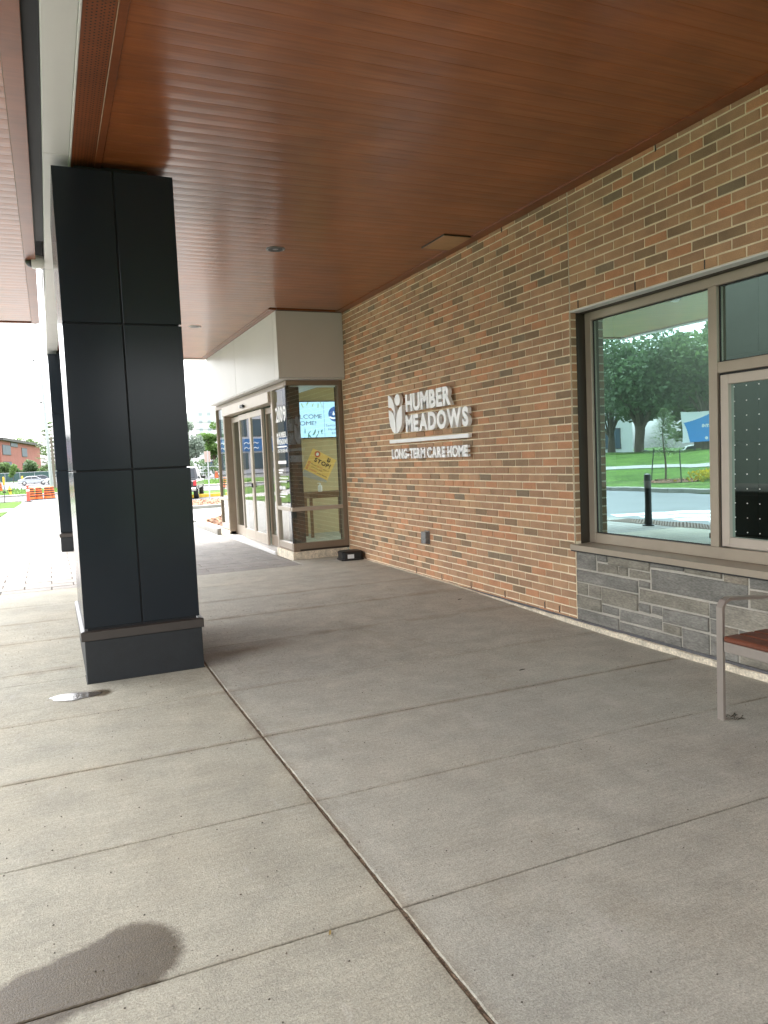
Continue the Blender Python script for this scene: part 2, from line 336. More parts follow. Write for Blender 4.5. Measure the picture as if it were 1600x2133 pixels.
def concrete(name, base, warm, wet=False, brooms=.10):
    m = bpy.data.materials.new(name); m.use_nodes = True; t = m.node_tree; N = t.nodes; L = t.links; p = N['Principled BSDF']
    geo = N.new('ShaderNodeNewGeometry'); pos = geo.outputs['Position']
    def noise(scale, detail, stretch=None, rough=.6):
        n = N.new('ShaderNodeTexNoise'); n.inputs['Scale'].default_value = scale; n.inputs['Detail'].default_value = detail; n.inputs['Roughness'].default_value = rough
        if stretch:
            mp = N.new('ShaderNodeMapping'); mp.inputs['Scale'].default_value = stretch; L.new(pos, mp.inputs[0]); L.new(mp.outputs[0], n.inputs['Vector'])
        else: L.new(pos, n.inputs['Vector'])
        return n.outputs[0]
    def mr(src, a, b, c, d):
        r = N.new('ShaderNodeMapRange'); r.inputs[1].default_value = a; r.inputs[2].default_value = b; r.inputs[3].default_value = c; r.inputs[4].default_value = d; L.new(src, r.inputs[0]); return r.outputs[0]
    def mul(a, b, op='MULTIPLY'):
        n = N.new('ShaderNodeMath'); n.operation = op
        for i, q in enumerate((a, b)):
            if isinstance(q, (int, float)): n.inputs[i].default_value = q
            else: L.new(q, n.inputs[i])
        return n.outputs[0]
    def mix(f, a, b, bt='MIX'):
        n = N.new('ShaderNodeMix'); n.data_type = 'RGBA'; n.blend_type = bt
        if isinstance(f, (int, float)): n.inputs[0].default_value = f
        else: L.new(f, n.inputs[0])
        for i, q in ((6, a), (7, b)):
            if isinstance(q, tuple): n.inputs[i].default_value = (*q, 1)
            else: L.new(q, n.inputs[i])
        return n.outputs[2]
    big = noise(.9, 5); mid = noise(5, 6); fin = noise(140, 4, rough=.75); br = noise(7, 3, (.35, 9, 1)); pit = noise(38, 2)
    c = mix(mr(big, .35, .65, 0, 1), base, warm)
    c = mix(1., c, mr(mid, .3, .7, .88, 1.10), 'MULTIPLY')
    c = mix(1., c, mr(br, .3, .7, 1 - brooms, 1 + brooms), 'MULTIPLY')
    c = mix(1., c, mr(fin, .32, .68, .66, 1.32), 'MULTIPLY')
    c = mix(1., c, mr(noise(48, 4, rough=.7), .3, .7, .84, 1.15), 'MULTIPLY')
    c = mix(1., c, mr(noise(2.1, 7, rough=.72), .3, .7, .86, 1.10), 'MULTIPLY')
    c = mix(mul(mr(pit, .70, .74, 0, 1), .55), c, (.10, .085, .07))
    rough = mr(mid, .3, .7, .72, .88)
    vo = N.new('ShaderNodeTexVoronoi'); vo.inputs['Scale'].default_value = 1.15; vo.inputs['Randomness'].default_value = 1; L.new(pos, vo.inputs['Vector'])
    spot = mul(mr(mul(vo.outputs['Distance'], mr(noise(22, 3), .3, .7, -.012, .012), 'ADD'), .012, .026, 1, 0), .5)
    c = mix(spot, c, mix(1., c, (.50, .46, .42), 'MULTIPLY'))
    lt_m = mul(mr(noise(3.3, 6, (1.6, .5, 1), .75), .60, .68, 0, 1), .22)
    c = mix(lt_m, c, (.58, .56, .52))
    if wet:
        sx = N.new('ShaderNodeSeparateXYZ'); L.new(pos, sx.inputs[0]); X, Y = sx.outputs[0], sx.outputs[1]
        edge = mul(mr(noise(4.5, 3), .2, .8, -.035, .035), mr(noise(60, 3), .3, .7, -.008, .008), 'ADD')
        def capsule_mask(ax, ay, ux, uy, ln, r0, r1, soft):
            # capsule from (ax, ay) along (ux, uy), radius r0 shrinking to r1
            dx, dy = mul(X, ax, 'SUBTRACT'), mul(Y, ay, 'SUBTRACT')
            t = mul(mul(dx, ux), mul(dy, uy), 'ADD'); t = mul(mul(t, 0, 'MAXIMUM'), ln, 'MINIMUM')
            ex, ey = mul(dx, mul(t, ux), 'SUBTRACT'), mul(dy, mul(t, uy), 'SUBTRACT')
            d = mul(mul(mul(ex, ex), mul(ey, ey), 'ADD'), .5, 'POWER')
            rad = mul(mul(t, (r1 - r0) / ln), r0, 'ADD')
            return mr(mul(mul(d, edge, 'ADD'), rad, 'SUBTRACT'), -soft, soft, 1, 0)
        w1 = capsule_mask(.14, 2.552, -.958, -.286, 1.15, .17, .085, .017); w2 = capsule_mask(.215, 5.70, -.99, .12, .16, .085, .10, .02)
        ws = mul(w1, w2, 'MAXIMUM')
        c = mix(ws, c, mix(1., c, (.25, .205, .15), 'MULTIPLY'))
        # grime ground into the control joint; darker brown patch beside the column foot
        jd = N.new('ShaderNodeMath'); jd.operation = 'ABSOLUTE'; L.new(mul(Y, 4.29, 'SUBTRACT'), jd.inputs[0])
        w3 = capsule_mask(1.12, 6.22, .97, .22, .55, .20, .12, .14)
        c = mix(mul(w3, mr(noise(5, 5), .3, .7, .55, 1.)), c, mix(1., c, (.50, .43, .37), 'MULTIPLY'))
        for jy, jw, js in ((5.26, .07, .55), (6.51, .11, .8), (7.57, .12, .8), (8.5, .10, .7), (3.34, .03, .5), (2.385, .03, .5)):
            ja = N.new('ShaderNodeMath'); ja.operation = 'ABSOLUTE'; L.new(mul(Y, jy, 'SUBTRACT'), ja.inputs[0])
            gg = mul(mr(ja.outputs[0], .0, jw, js, 0), mr(noise(3.1 + jy * .2, 5, (.6, 1.4, 1)), .38, .66, .0, 1.))
            c = mix(gg, c, mix(1., c, (.66, .59, .51), 'MULTIPLY'))
        jx = N.new('ShaderNodeMath'); jx.operation = 'ABSOLUTE'; L.new(mul(X, 1.035, 'SUBTRACT'), jx.inputs[0])
        gx = mul(mr(jx.outputs[0], .0, .06, .8, 0), mr(noise(7, 5), .35, .65, .1, 1.))
        c = mix(gx, c, mix(1., c, (.66, .59, .51), 'MULTIPLY'))
        wd = mr(noise(1.3, 6, (1, .55, 1), .7), .56, .70, 0, .5)
        c = mix(wd, c, mix(1., c, (.80, .75, .68), 'MULTIPLY'))
        gj = mul(mr(jd.outputs[0], .0, .045, 1, 0), mr(noise(6, 4), .35, .65, .15, .75))
        c = mix(gj, c, mix(1., c, (.62, .54, .45), 'MULTIPLY'))
        rough = mul(rough, mr(ws, 0, 1, 1, .42))
    L.new(c, p.inputs['Base Color']); L.new(rough, p.inputs['Roughness'])
    b = N.new('ShaderNodeBump'); b.inputs['Strength'].default_value = .8; b.inputs['Distance'].default_value = .004
    L.new(mul(fin, mul(br, .6), 'ADD'), b.inputs['Height']); L.new(b.outputs[0], p.inputs['Normal'])
    return m
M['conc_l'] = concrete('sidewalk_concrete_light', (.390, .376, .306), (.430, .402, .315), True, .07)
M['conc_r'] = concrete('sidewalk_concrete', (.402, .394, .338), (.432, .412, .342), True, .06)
M['conc_far'] = concrete('far_concrete', (.20, .196, .183), (.225, .216, .2))
M['paver'] = concrete('paver_concrete', (.255, .242, .225), (.31, .29, .265), False, .05)

# ------------------------------------------------------------------ text helper
def text_mesh(s, bold=0.):
    cu = bpy.data.curves.new('lettering', 'FONT'); cu.body = s; cu.size = 1; cu.offset = bold; cu.resolution_u = 4; cu.fill_mode = 'FRONT'
    ob = bpy.data.objects.new('lettering', cu); COL.objects.link(ob)
    dg = bpy.context.evaluated_depsgraph_get(); dg.update()
    me = bpy.data.meshes.new_from_object(ob.evaluated_get(dg)); bpy.data.objects.remove(ob); bpy.data.curves.remove(cu)
    return me

_glyph = {}
def glyph(c, bold):
    if (c, bold) not in _glyph:
        me = text_mesh(c, bold); xs = [v.co.x for v in me.vertices]; ys = [v.co.y for v in me.vertices]
        x0 = min(xs); _glyph[(c, bold)] = ([(v.co.x - x0, v.co.y) for v in me.vertices], [tuple(p.vertices) for p in me.polygons], max(xs) - x0, me)
    return _glyph[(c, bold)]

def lettering(s, width, height, depth, O, ex, ey, bold=.02, gap=.10, space=.30):
    """list of (char, MB): raised letters; O = bottom-left of the text on the front plane, ez = ex x ey points to the reader"""
    cap = max(y for (_, y) in glyph('H', bold)[0]); cap0 = min(y for (_, y) in glyph('H', bold)[0]); ch = cap - cap0
    adv = []; x = 0
    for c in s:
        if c == ' ': x += space; adv.append(None); continue
        g = glyph(c, bold); adv.append(x); x += g[2] + gap
    tot = x - gap; sx, sy = width / tot, height / ch
    ex, ey, O = Vector(ex), Vector(ey), Vector(O); ez = ex.cross(ey).normalized(); out = []
    for c, a in zip(s, adv):
        if a is None: continue
        vs_, fs_, w_, _ = glyph(c, bold); n = len(vs_)
        front = [O + ex * ((a + p[0]) * sx) + ey * ((p[1] - cap0) * sy) for p in vs_]
        mb = MB()
        if depth <= 0: mb.add(front, fs_)
        else:
            cnt = {}
            for f in fs_:
                for i in range(len(f)):
                    e = (f[i], f[(i + 1) % len(f)]); cnt[e] = cnt.get(e, 0) + 1
            bnd = [e for e in cnt if (e[1], e[0]) not in cnt]
            back = [p - ez * depth for p in front]
            mb.add(front + back, list(fs_) + [(e[1], e[0], e[0] + n, e[1] + n) for e in bnd])
        out.append((c, mb))
    return out

def flat_text(name, s, width, height, O, ex, ey, m, parent, bold=.0, depth=0, **k):
    mb = MB()
    for _, q in lettering(s, width, height, depth, O, ex, ey, bold, **k): mb.add(q.v, q.f)
    return mb.build(name, m, parent)

# ------------------------------------------------------------------ GROUND
def sheet(name, x0, x1, y0, y1, dz, m, dx=2., dy=2., zf=ground_z, parent=None):
    nx, ny = max(1, int(round((x1 - x0) / dx))), max(1, int(round((y1 - y0) / dy))); mb = MB(); vv = []
    for j in range(ny + 1):
        for i in range(nx + 1):
            x, y = x0 + (x1 - x0) * i / nx, y0 + (y1 - y0) * j / ny; vv.append((x, y, zf(x, y) + dz))
    mb.add(vv, [(j * (nx + 1) + i, j * (nx + 1) + i + 1, (j + 1) * (nx + 1) + i + 1, (j + 1) * (nx + 1) + i) for j in range(ny) for i in range(nx)])
    return struct(mb.build(name, m, parent, True)) if parent is None else mb.build(name, m, parent, True)

sheet('ground', -320, 320, -60, 620, -.14, M['ground'], 8, 4)
sheet('lawn', -130, -9.95, -30, 62, -.02, M['grass'], 3, 3)
sheet('lawn', -60, -1.98, 48.6, 62.6, .004, M['grass'], 3, 2)
sheet('lawn', -9.6, -1.98, 31, 42, .004, M['grass'], 2, 2)
sheet('lawn', 6.2, 60, 48.5, 62.8, .004, M['grass'], 3, 2)
sheet('lawn', -120, 120, 81.5, 105, .004, M['grass'], 8, 3)
sheet('path', -9.6, -1.98, 42, 48.6, .0, M['conc_far'], 3, 2)
sheet('main_road', -160, 160, 62.8, 80, -.10, M['asphalt2'], 8, 3)
sheet('parking_lot', -120, 60, 105, 192, -.02, M['asphalt2'], 8, 6)
sheet('parking_lot', 2.6, 60, 38.3, 48.1, -.02, M['asphalt2'], 4, 2)
sheet('driveway', -9.6, -2.25, -30, 30, -.012, M['asphalt'], 1.5, 1.5)
mb = MB(); vv = []
for k in range(40):
    y = -20 + 1.7 * k; xc = -21.5 + .30 * (y - 33)
    for q in (-1.2, 1.2): vv.append((xc + q, y, ground_z(xc + q, y) + .012))
mb.add(vv, [(2 * k, 2 * k + 1, 2 * k + 3, 2 * k + 2) for k in range(39)]); struct(mb.build('footpath', M['conc_far'], None, True))
sheet('plaza', 3.2, 18, 22, 30, .0, M['conc_far'], 2, 2)
sheet('plaza', 3.2, 9, 15.9, 22, -.03, M['conc_far'], 2, 2)
sheet('slab_bed', -2.25, 4.26, -8, 10.66, -.016, M['dirt'], .5, .5)
sheet('paver_bed', -2.25, 4.26, 10.66, 15.9, -.012, M['dirt'], .5, .5)

# lane markings: the white bars of the crossing
mk = MB()
for k in range(5):
    o = Vector((-2.6 - .0 * k, 13.6 - .95 * k)); d = Vector((-.9, -.43)).normalized(); n = Vector((-d.y, d.x)) * .31
    a, b = o, o + d * 4.4
    mk.add([(q.x, q.y, ground_z(q.x, q.y) - .012 + .004) for q in (a - n, a + n, b + n, b - n)], [(0, 1, 2, 3)])
struct(mk.build('road_marking', M['paint']))
mk = MB()
for q0, q1 in (((-120, 71.3), (120, 71.3)),):
    mk.add([(x, y, -.64 - .10 + .006) for x, y in ((-150, 71.2), (150, 71.2), (150, 71.4), (-150, 71.4))], [(0, 1, 2, 3)])
struct(mk.build('road_marking', M['yellow']))

def kerb(name, pts, w, h, m, dz=0.):
    """kerb stones along a polyline; one stone per segment"""
    root = sempty(name)
    for (a, b) in zip(pts[:-1], pts[1:]):
        a, b = Vector(a), Vector(b); L_ = (b - a).length; k = max(1, int(round(L_ / 3)))
        for i in range(k):
            p, q = a.lerp(b, i / k), a.lerp(b, (i + 1) / k); d = (q - p).normalized(); n = Vector((-d.y, d.x)) * w / 2; q = q - d * .012
            mb = MB(); c = .02
            z0, z1 = ground_z(p.x, p.y) + dz, ground_z(q.x, q.y) + dz
            vv = []
            for s_, z in ((p, z0), (q, z1)):
                for f, hh in ((-1, -.15), (-1, h - c), (-1 + 2 * c / w, h), (1 - 2 * c / w, h), (1, h - c), (1, -.15)):
                    vv.append((s_.x + n.x * f, s_.y + n.y * f, z + hh))
            mb.add(vv, [(j, j + 6, j + 7, j + 1) for j in range(5)] + [(0, 1, 2, 3, 4, 5), (11, 10, 9, 8, 7, 6)])
            mb.build('kerb_stone', m, root)
    return root
kerb('kerb', [(-10.7, -12), (-10.4, 6), (-10.2, 17), (-9.7, 22), (-9.7, 30), (-9.7, 30.1)], .2, .13, M['kerb'], -.012)
kerb('kerb', [(-120, 62.75), (-1.98, 62.75)], .2, .08, M['kerb'])
kerb('kerb', [(3.3, 62.9), (60, 62.9)], .2, .08, M['kerb'])
kerb('kerb', [(-110, 80.6), (110, 80.6)], 1.3, .05, M['kerb'])
kerb('kerb', [(3.38, 16.62), (3.36, 19.0), (3.6, 20.4), (4.3, 21.6), (8, 22.0)], .24, .12, M['kerb'])
kerb('kerb', [(3.4, 30.4), (9, 30.4), (14, 30.2)], .22, .13, M['kerb'])
kerb('yellow_kerb', [(6.6, 48.3), (9.2, 48.3), (13, 48.1)], .35, .18, M['yellow'])

# sidewalk: every slab is a piece of the pavement
pavement = sempty('pavement')
rs = random.Random(3)
def slab(x0, x1, y0, y1, m, gap=(.003, .003, .003, .003), name='concrete_slab', step=.05, jit=.0011, parent=None, dz=0., dep=.05, cham=.004):
    gx0, gx1, gy0, gy1 = gap; X0, X1, Y0, Y1 = x0 + gx0, x1 - gx1, y0 + gy0, y1 - gy1
    ring = []
    def side(ax, ay, bx, by):
        n = max(2, int(math.hypot(bx - ax, by - ay) / step)); nx, ny = (by - ay), -(bx - ax); l = math.hypot(nx, ny); nx /= l; ny /= l
        for i in range(n):
            t = i / n; j = rs.gauss(0, jit) if i else 0
            ring.append((ax + (bx - ax) * t - nx * abs(j), ay + (by - ay) * t - ny * abs(j)))
    side(X0, Y0, X1, Y0); side(X1, Y0, X1, Y1); side(X1, Y1, X0, Y1); side(X0, Y1, X0, Y0)
    n = len(ring); cx, cy = (X0 + X1) / 2, (Y0 + Y1) / 2; mb = MB(); vv = []
    for k in range(3):
        for (x, y) in ring:
            if k == 0: q = (x + (cham if x < cx else -cham) * (abs(x - cx) > abs(X1 - cx) * .97), y + (cham if y < cy else -cham) * (abs(y - cy) > abs(Y1 - cy) * .97), ground_z(x, y) + dz)
            elif k == 1: q = (x, y, ground_z(x, y) - cham * .8 + dz)
            else: q = (x, y, ground_z(x, y) - dep + dz)
            vv.append(q)
    ff = [tuple(range(n))] + [(k * n + n + i, k * n + n + (i + 1) % n, k * n + (i + 1) % n, k * n + i) for k in range(2) for i in range(n)]
    mb.add(vv, ff)
    return mb.build(name, m, parent if parent is not None else pavement)
YL = [-6.5, -4.6, -2.7, -.48, .47, 1.43, 2.385, 3.34, 4.29, 5.26, 6.20, 6.50, 7.58, 8.49, 9.55, 10.66]
YR = [-6.5, -4.6, -2.7, -.48, .47, 1.43, 2.385, 3.34, 4.29, 5.26, 6.52, 7.56, 8.50, 9.55, 10.66]
XJ = 1.035
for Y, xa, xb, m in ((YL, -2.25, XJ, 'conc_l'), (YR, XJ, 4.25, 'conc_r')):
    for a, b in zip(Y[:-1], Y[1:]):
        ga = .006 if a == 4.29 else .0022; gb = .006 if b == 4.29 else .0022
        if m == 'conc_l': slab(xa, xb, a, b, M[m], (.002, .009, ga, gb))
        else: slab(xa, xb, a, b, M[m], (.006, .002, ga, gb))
slab(3.31, 4.235, 10.665, 11.24, M['conc_r'], (.002, .0, .002, .0))
def joint_fill(pts, w, z, name):
    mb = MB(); vv = []; n = len(pts)
    for i, (x, y) in enumerate(pts):
        x2, y2 = pts[min(i + 1, n - 1)]; x1, y1 = pts[max(i - 1, 0)]; l = math.hypot(x2 - x1, y2 - y1); nx, ny = -(y2 - y1) / l, (x2 - x1) / l
        for f in (-1, -.33, .33, 1): vv.append((x + nx * w * f, y + ny * w * f, ground_z(x, y) + z + rs.uniform(-.0035, .003)))
    mb.add(vv, [(i * 4 + j, i * 4 + j + 1, i * 4 + 5 + j, i * 4 + 4 + j) for i in range(n - 1) for j in range(3)]); return stuff(mb.build(name, M['dirt2'], pavement))
joint_fill([(1.0335 + .0, -6.4 + .035 * k) for k in range(487)], .010, -.006, 'joint_dirt')
joint_fill([(-2.2 + .04 * k, 4.29) for k in range(160)], .0075, -.007, 'joint_dirt')
# far part of the sidewalk and the concrete strip beside the pavers
yy = [15.9, 17.4, 18.9, 20.4, 21.9, 24, 26, 28, 30, 33, 36, 39, 42, 45.5, 49, 52.5, 56, 59.5, 63]
for a, b in zip(yy[:-1], yy[1:]): slab(-1.95, 3.22, a, b, M['conc_far'], (.004, .004, .008, .008), step=.5)
slab(-2.25, -1.95, 15.9, 30, M['conc_far'], step=2)

# pavers
paving = sempty('paver_walk')
def paver_at(cx, cy, lx, ly):
    mb = MB(); g = .0055
    vv = []
    x0, x1, y0, y1 = cx - lx / 2 + g, cx + lx / 2 - g, cy - ly / 2 + g * 1.6, cy + ly / 2 - g * 1.6; dz = rs.uniform(-.0015, .0015)
    for k, (c, z) in enumerate(((.005, 0), (0, -.006), (0, -.03))):
        for (x, y) in ((x0 + c, y0 + c), (x1 - c, y0 + c), (x1 - c, y1 - c), (x0 + c, y1 - c)): vv.append((x, y, .063 + z + dz))
    mb.add(vv, [(0, 1, 2, 3)] + [(k * 4 + 4 + i, k * 4 + 4 + (i + 1) % 4, k * 4 + (i + 1) % 4, k * 4 + i) for k in range(2) for i in range(4)])
    return mb
rest = MB(); count = 0
r = 0; y = 10.66
rowh = .285
while y < 15.88:
    h = min(rowh, 15.9 - y); x = -2.25
    start = -.07 - .6 * 4 + (.27 if r % 2 else 0)
    xs = [-2.25] + [q for q in [start + .6 * i for i in range(12)] if -2.2 < q < 3.28] + [3.30]
    for a, b in zip(xs[:-1], xs[1:]):
        mb = paver_at((a + b) / 2, y + h / 2, b - a, h)
        if a > -1.3 and count < 300: mb.build('paver', M['paver'], paving); count += 1
        else: rest.add(mb.v, mb.f)
    y += h; r += 1
if rest.v: stuff(rest.build('outer_pavers', M['paver'], paving))

# tactile plates at the lane edge
tac = sempty('tactile_strip')
for k in range(7):
    y0 = 8.4 + k * .61; mb = MB(); z = ground_z(-2, y0 + .3) + .004
    mb.cbox(-2.2, y0, z - .02, -1.6, y0 + .6, z + .004, .003)
    for i in range(8):
        for j in range(8):
            cx, cy = -2.16 + i * .075, y0 + .04 + j * .075
            mb.lathe([(.016, z + .003), (.010, z + .012)], 6, (cx, cy, 0))
    mb.build('tactile_plate', M['rust'], tac)

# mulch beds
def mulch(name, poly, n, dz):
    xs = [p[0] for p in poly]; ys = [p[1] for p in poly]; rr = random.Random(5); mb = MB()
    def inside(x, y):
        c = False
        for i in range(len(poly)):
            x1, y1 = poly[i]; x2, y2 = poly[i - 1]
            if (y1 > y) != (y2 > y) and x < (x2 - x1) * (y - y1) / (y2 - y1) + x1: c = not c
        return c
    mb.add([(p[0], p[1], ground_z(*p) + dz) for p in poly], [tuple(range(len(poly)))])
    k = 0
    while k < n:
        x, y = rr.uniform(min(xs), max(xs)), rr.uniform(min(ys), max(ys))
        if not inside(x, y): continue
        k += 1; a = rr.uniform(0, PI); l, w = rr.uniform(.03, .09), rr.uniform(.012, .03); z = ground_z(x, y) + dz + rr.uniform(.005, .05); tx = rr.uniform(-.03, .03)
        c, s = math.cos(a), math.sin(a)
        mb.add([(x + c * l - s * w, y + s * l + c * w, z + tx), (x - c * l - s * w, y - s * l + c * w, z - tx), (x - c * l + s * w, y - s * l - c * w, z - tx), (x + c * l + s * w, y + s * l - c * w, z + tx)], [(0, 1, 2, 3)], rr.choice((0, 0, 1)))
    return stuff(mb.build(name, [M['mulch'], mat('mulch_light', (.34, .19, .11), .9, var=.3, vscale=8)]))
mulch('mulch_bed', [(3.5, 16.62), (8, 16.62), (8, 21.9), (4.4, 21.5), (3.7, 20.3), (3.48, 19)], 2600, .10)
mulch('mulch_island', [(3.5, 30.55), (14, 30.4), (14, 38.2), (4.2, 38.2)], 2600, .10)

# wet puddle by the column foot
pm = MB(); ring = []; rr = random.Random(11)
for k in range(40):
    t = 2 * PI * k / 40; a = 1 + .09 * math.sin(3 * t + 1) + .05 * math.sin(7 * t)
    ring.append((.055 + .165 * a * math.cos(t), 5.715 + .085 * a * math.sin(t) - .02 * math.cos(t)))
pm.prism(ring, .006, .0125)
wm = bpy.data.materials.new('water_film'); wm.use_nodes = True; pp = wm.node_tree.nodes['Principled BSDF']
pp.inputs['Base Color'].default_value = (.09, .08, .066, 1); pp.inputs['Roughness'].default_value = .07; pp.inputs['Specular IOR Level'].default_value = .6
n_ = wm.node_tree.nodes.new('ShaderNodeTexNoise'); n_.inputs['Scale'].default_value = 40; n_.inputs['Detail'].default_value = 4; g_ = wm.node_tree.nodes.new('ShaderNodeNewGeometry')
b_ = wm.node_tree.nodes.new('ShaderNodeBump'); b_.inputs['Strength'].default_value = .25; b_.inputs['Distance'].default_value = .004
wm.node_tree.links.new(g_.outputs['Position'], n_.inputs['Vector']); wm.node_tree.links.new(n_.outputs[0], b_.inputs['Height']); wm.node_tree.links.new(b_.outputs[0], pp.inputs['Normal'])
tag(pm.build('puddle', wm, smooth=False), 'small shiny puddle on the concrete in front of the dark column', 'puddle')

# ------------------------------------------------------------------ BRICK WALL
wall = thing('brick_wall', 'long tan and brown brick wall beside the covered walkway', 'wall')
BH, BL, JT = .0753, .232, .0128
ZB0 = 2.79 - 37 * BH
YJ = 5.562                                                # vertical control joint
brng = random.Random(21)
def brick_mesh(l, h, mi):
    """front faces -x; local origin at the centre of the front face"""
    mb = MB(); c = .0035; d = .045; a, b = l / 2, h / 2
    vv = [(0, -a + c, -b + c), (0, a - c, -b + c), (0, a - c, b - c), (0, -a + c, b - c), (c, -a, -b), (c, a, -b), (c, a, b), (c, -a, b), (d, -a, -b), (d, a, -b), (d, a, b), (d, -a, b)]
    vv = [(p[0] + brng.uniform(-.0008, .0008), p[1] + brng.uniform(-.0016, .0016), p[2] + brng.uniform(-.0014, .0014)) for p in vv]
    ff = [(3, 2, 1, 0)] + [(k + 4 * 0 + i, k + (i + 1) % 4, k + 4 + (i + 1) % 4, k + 4 + i) for k in (0, 4) for i in range(4)]
    mb.add(vv, ff); return mb
cells = []
def rows_region(y0, y1, z0, z1, anchor, first=True):
    """running bond between y0..y1; courses on the common grid"""
    k = 0
    while True:
        zb = ZB0 + k * BH; k += 1
        if zb >= z1 - .004: break
        za, zc = max(zb, z0), min(zb + BH, z1)
        if zc - za < .02: continue
        par = (k % 2) * BL / 2
        n0 = math.floor((y0 - anchor - par) / BL); y = anchor + par + n0 * BL
        while y < y1:
            a, b = max(y, y0), min(y + BL, y1); y += BL
            if b - a < .03: continue
            cells.append((a, b, za, zc))
rows_region(YJ + .004, 11.24, .05, CZ, YJ)
rows_region(2.6, YJ - .004, 2.79, CZ, YJ)
def seen(c):
    P = Vector(((W, (c[0] + c[1]) / 2, (c[2] + c[3]) / 2))) - Vector((0, 0, 1.6)); f = P.dot(F_); u = P.dot(R_) / f * 1592.4 + 800; v = 1066.5 - P.dot(U_) / f * 1592.4
    area = (c[1] - c[0]) * (c[3] - c[2]) / f ** 2 * (W / P.length)
    return area if -5 < u < 1605 and -5 < v < 2140 else area * .001
cells.sort(key=seen, reverse=True)
cache = {}; field = MB()
for i, c in enumerate(cells):
    mi = brng.choices(range(6), BR_W)[0]; l, h = c[1] - c[0] - JT, c[3] - c[2] - JT
    pr = W - .0005 + brng.uniform(-.0016, .0016); loc = (pr, (c[0] + c[1]) / 2, (c[2] + c[3]) / 2)
    if i < 300:
        key = (round(l, 3), round(h, 3), mi, brng.randrange(4))
        if key not in cache:
            o = brick_mesh(l, h, mi).build('brick', M['brick%d' % mi], wall, loc=loc); cache[key] = o.data
        else: link('brick', cache[key], wall, loc)
    else:
        b = brick_mesh(l, h, mi); field.add([(p[0] + loc[0], p[1] + loc[1], p[2] + loc[2]) for p in b.v], b.f, mi)
stuff(field.build('brick_field', [M['brick%d' % k] for k in range(6)], wall))
mo = MB(); e = .0065
mo.box(W + e, YJ, .03, W + .2, 11.3, CZ + .05); mo.box(W + e, -.5, 2.79 + .002, W + .2, YJ, CZ + .05)
mo.build('mortar_bed', M['mortar'], wall)
cj = MB(); cj.box(W + .002, YJ - .004, .06, W + .03, YJ + .004, CZ); cj.build('control_joint', mat('sealant', (.52, .46, .36), .7, var=.05), wall)
bk = MB(); bk.box(W, -8, .02, W + .2, 2.6 - .003, CZ); bk.build('rear_wall_run', M['brick2'], wall)
# brick return at the window jamb
jb = MB(); k = 0
for k in range(60):
    zb = ZB0 + k * BH
    if zb < .70 or zb + BH > 2.80: continue
    jb.cbox(W + .006, YJ - .012, zb + JT / 2, W + .058, YJ + .02, zb + BH - JT / 2, .003, brng.choices(range(6), BR_W)[0])
jb.build('jamb_bricks', [M['brick%d' % k] for k in range(6)], wall)
jm = MB(); jm.box(W + .002, YJ - .006, .70, W + .06, YJ + .03, 2.785); jm.build('jamb_mortar', M['mortar'], wall)
# weep vents: open dark head joints
wv = MB()
for (yy_, zz) in ((5.44, 2.79 + BH / 2), (4.74, 2.79 + BH / 2), (4.05, 2.79 + BH / 2), (5.82, .105), (6.05, .105), (6.75, .105), (7.45, .105), (8.15, .105), (8.85, .105), (4.5, CZ - .03), (6.6, CZ - .03)):
    wv.box(W - .003, yy_ - .005, zz - .032, W + .004, yy_ + .005, zz + .032)
wv.build('weep_vent', M['gasket'], wall)
lt = MB(); lt.cbox(W - .004, .5, 2.775, W + .10, YJ, 2.7895, .002); lt.build('steel_lintel', M['white2'], wall)
fl = MB(); fl.box(W - .012, 5.0, .032, W + .02, 11.2, .060); fl.box(W - .012, -.5, .046, W + .02, 5.0, .066); fl.build('flashing', M['flash'], wall)
# concrete plinth strip with a broken edge
pl = MB(); prng = random.Random(4); n = 110; vv = []
for i in range(n + 1):
    y = -.5 + (11.2 + .5) * i / n; g = ground_z(4.2, y); top = .046 + (.0 if y < 9 else .012) + prng.uniform(-.004, .003); o = prng.uniform(-.004, .004)
    vv += [(W - .034 + o, y, g - .02), (W - .034 + o, y, max(g + .004, top - .006)), (W - .027 + o, y, max(g + .006, top)), (W + .01, y, max(g + .006, top))]
pl.add(vv, [(i * 4 + j, (i + 1) * 4 + j, (i + 1) * 4 + j + 1, i * 4 + j + 1) for i in range(n) for j in range(3)]); pl.build('concrete_plinth', M['plinth'], wall)

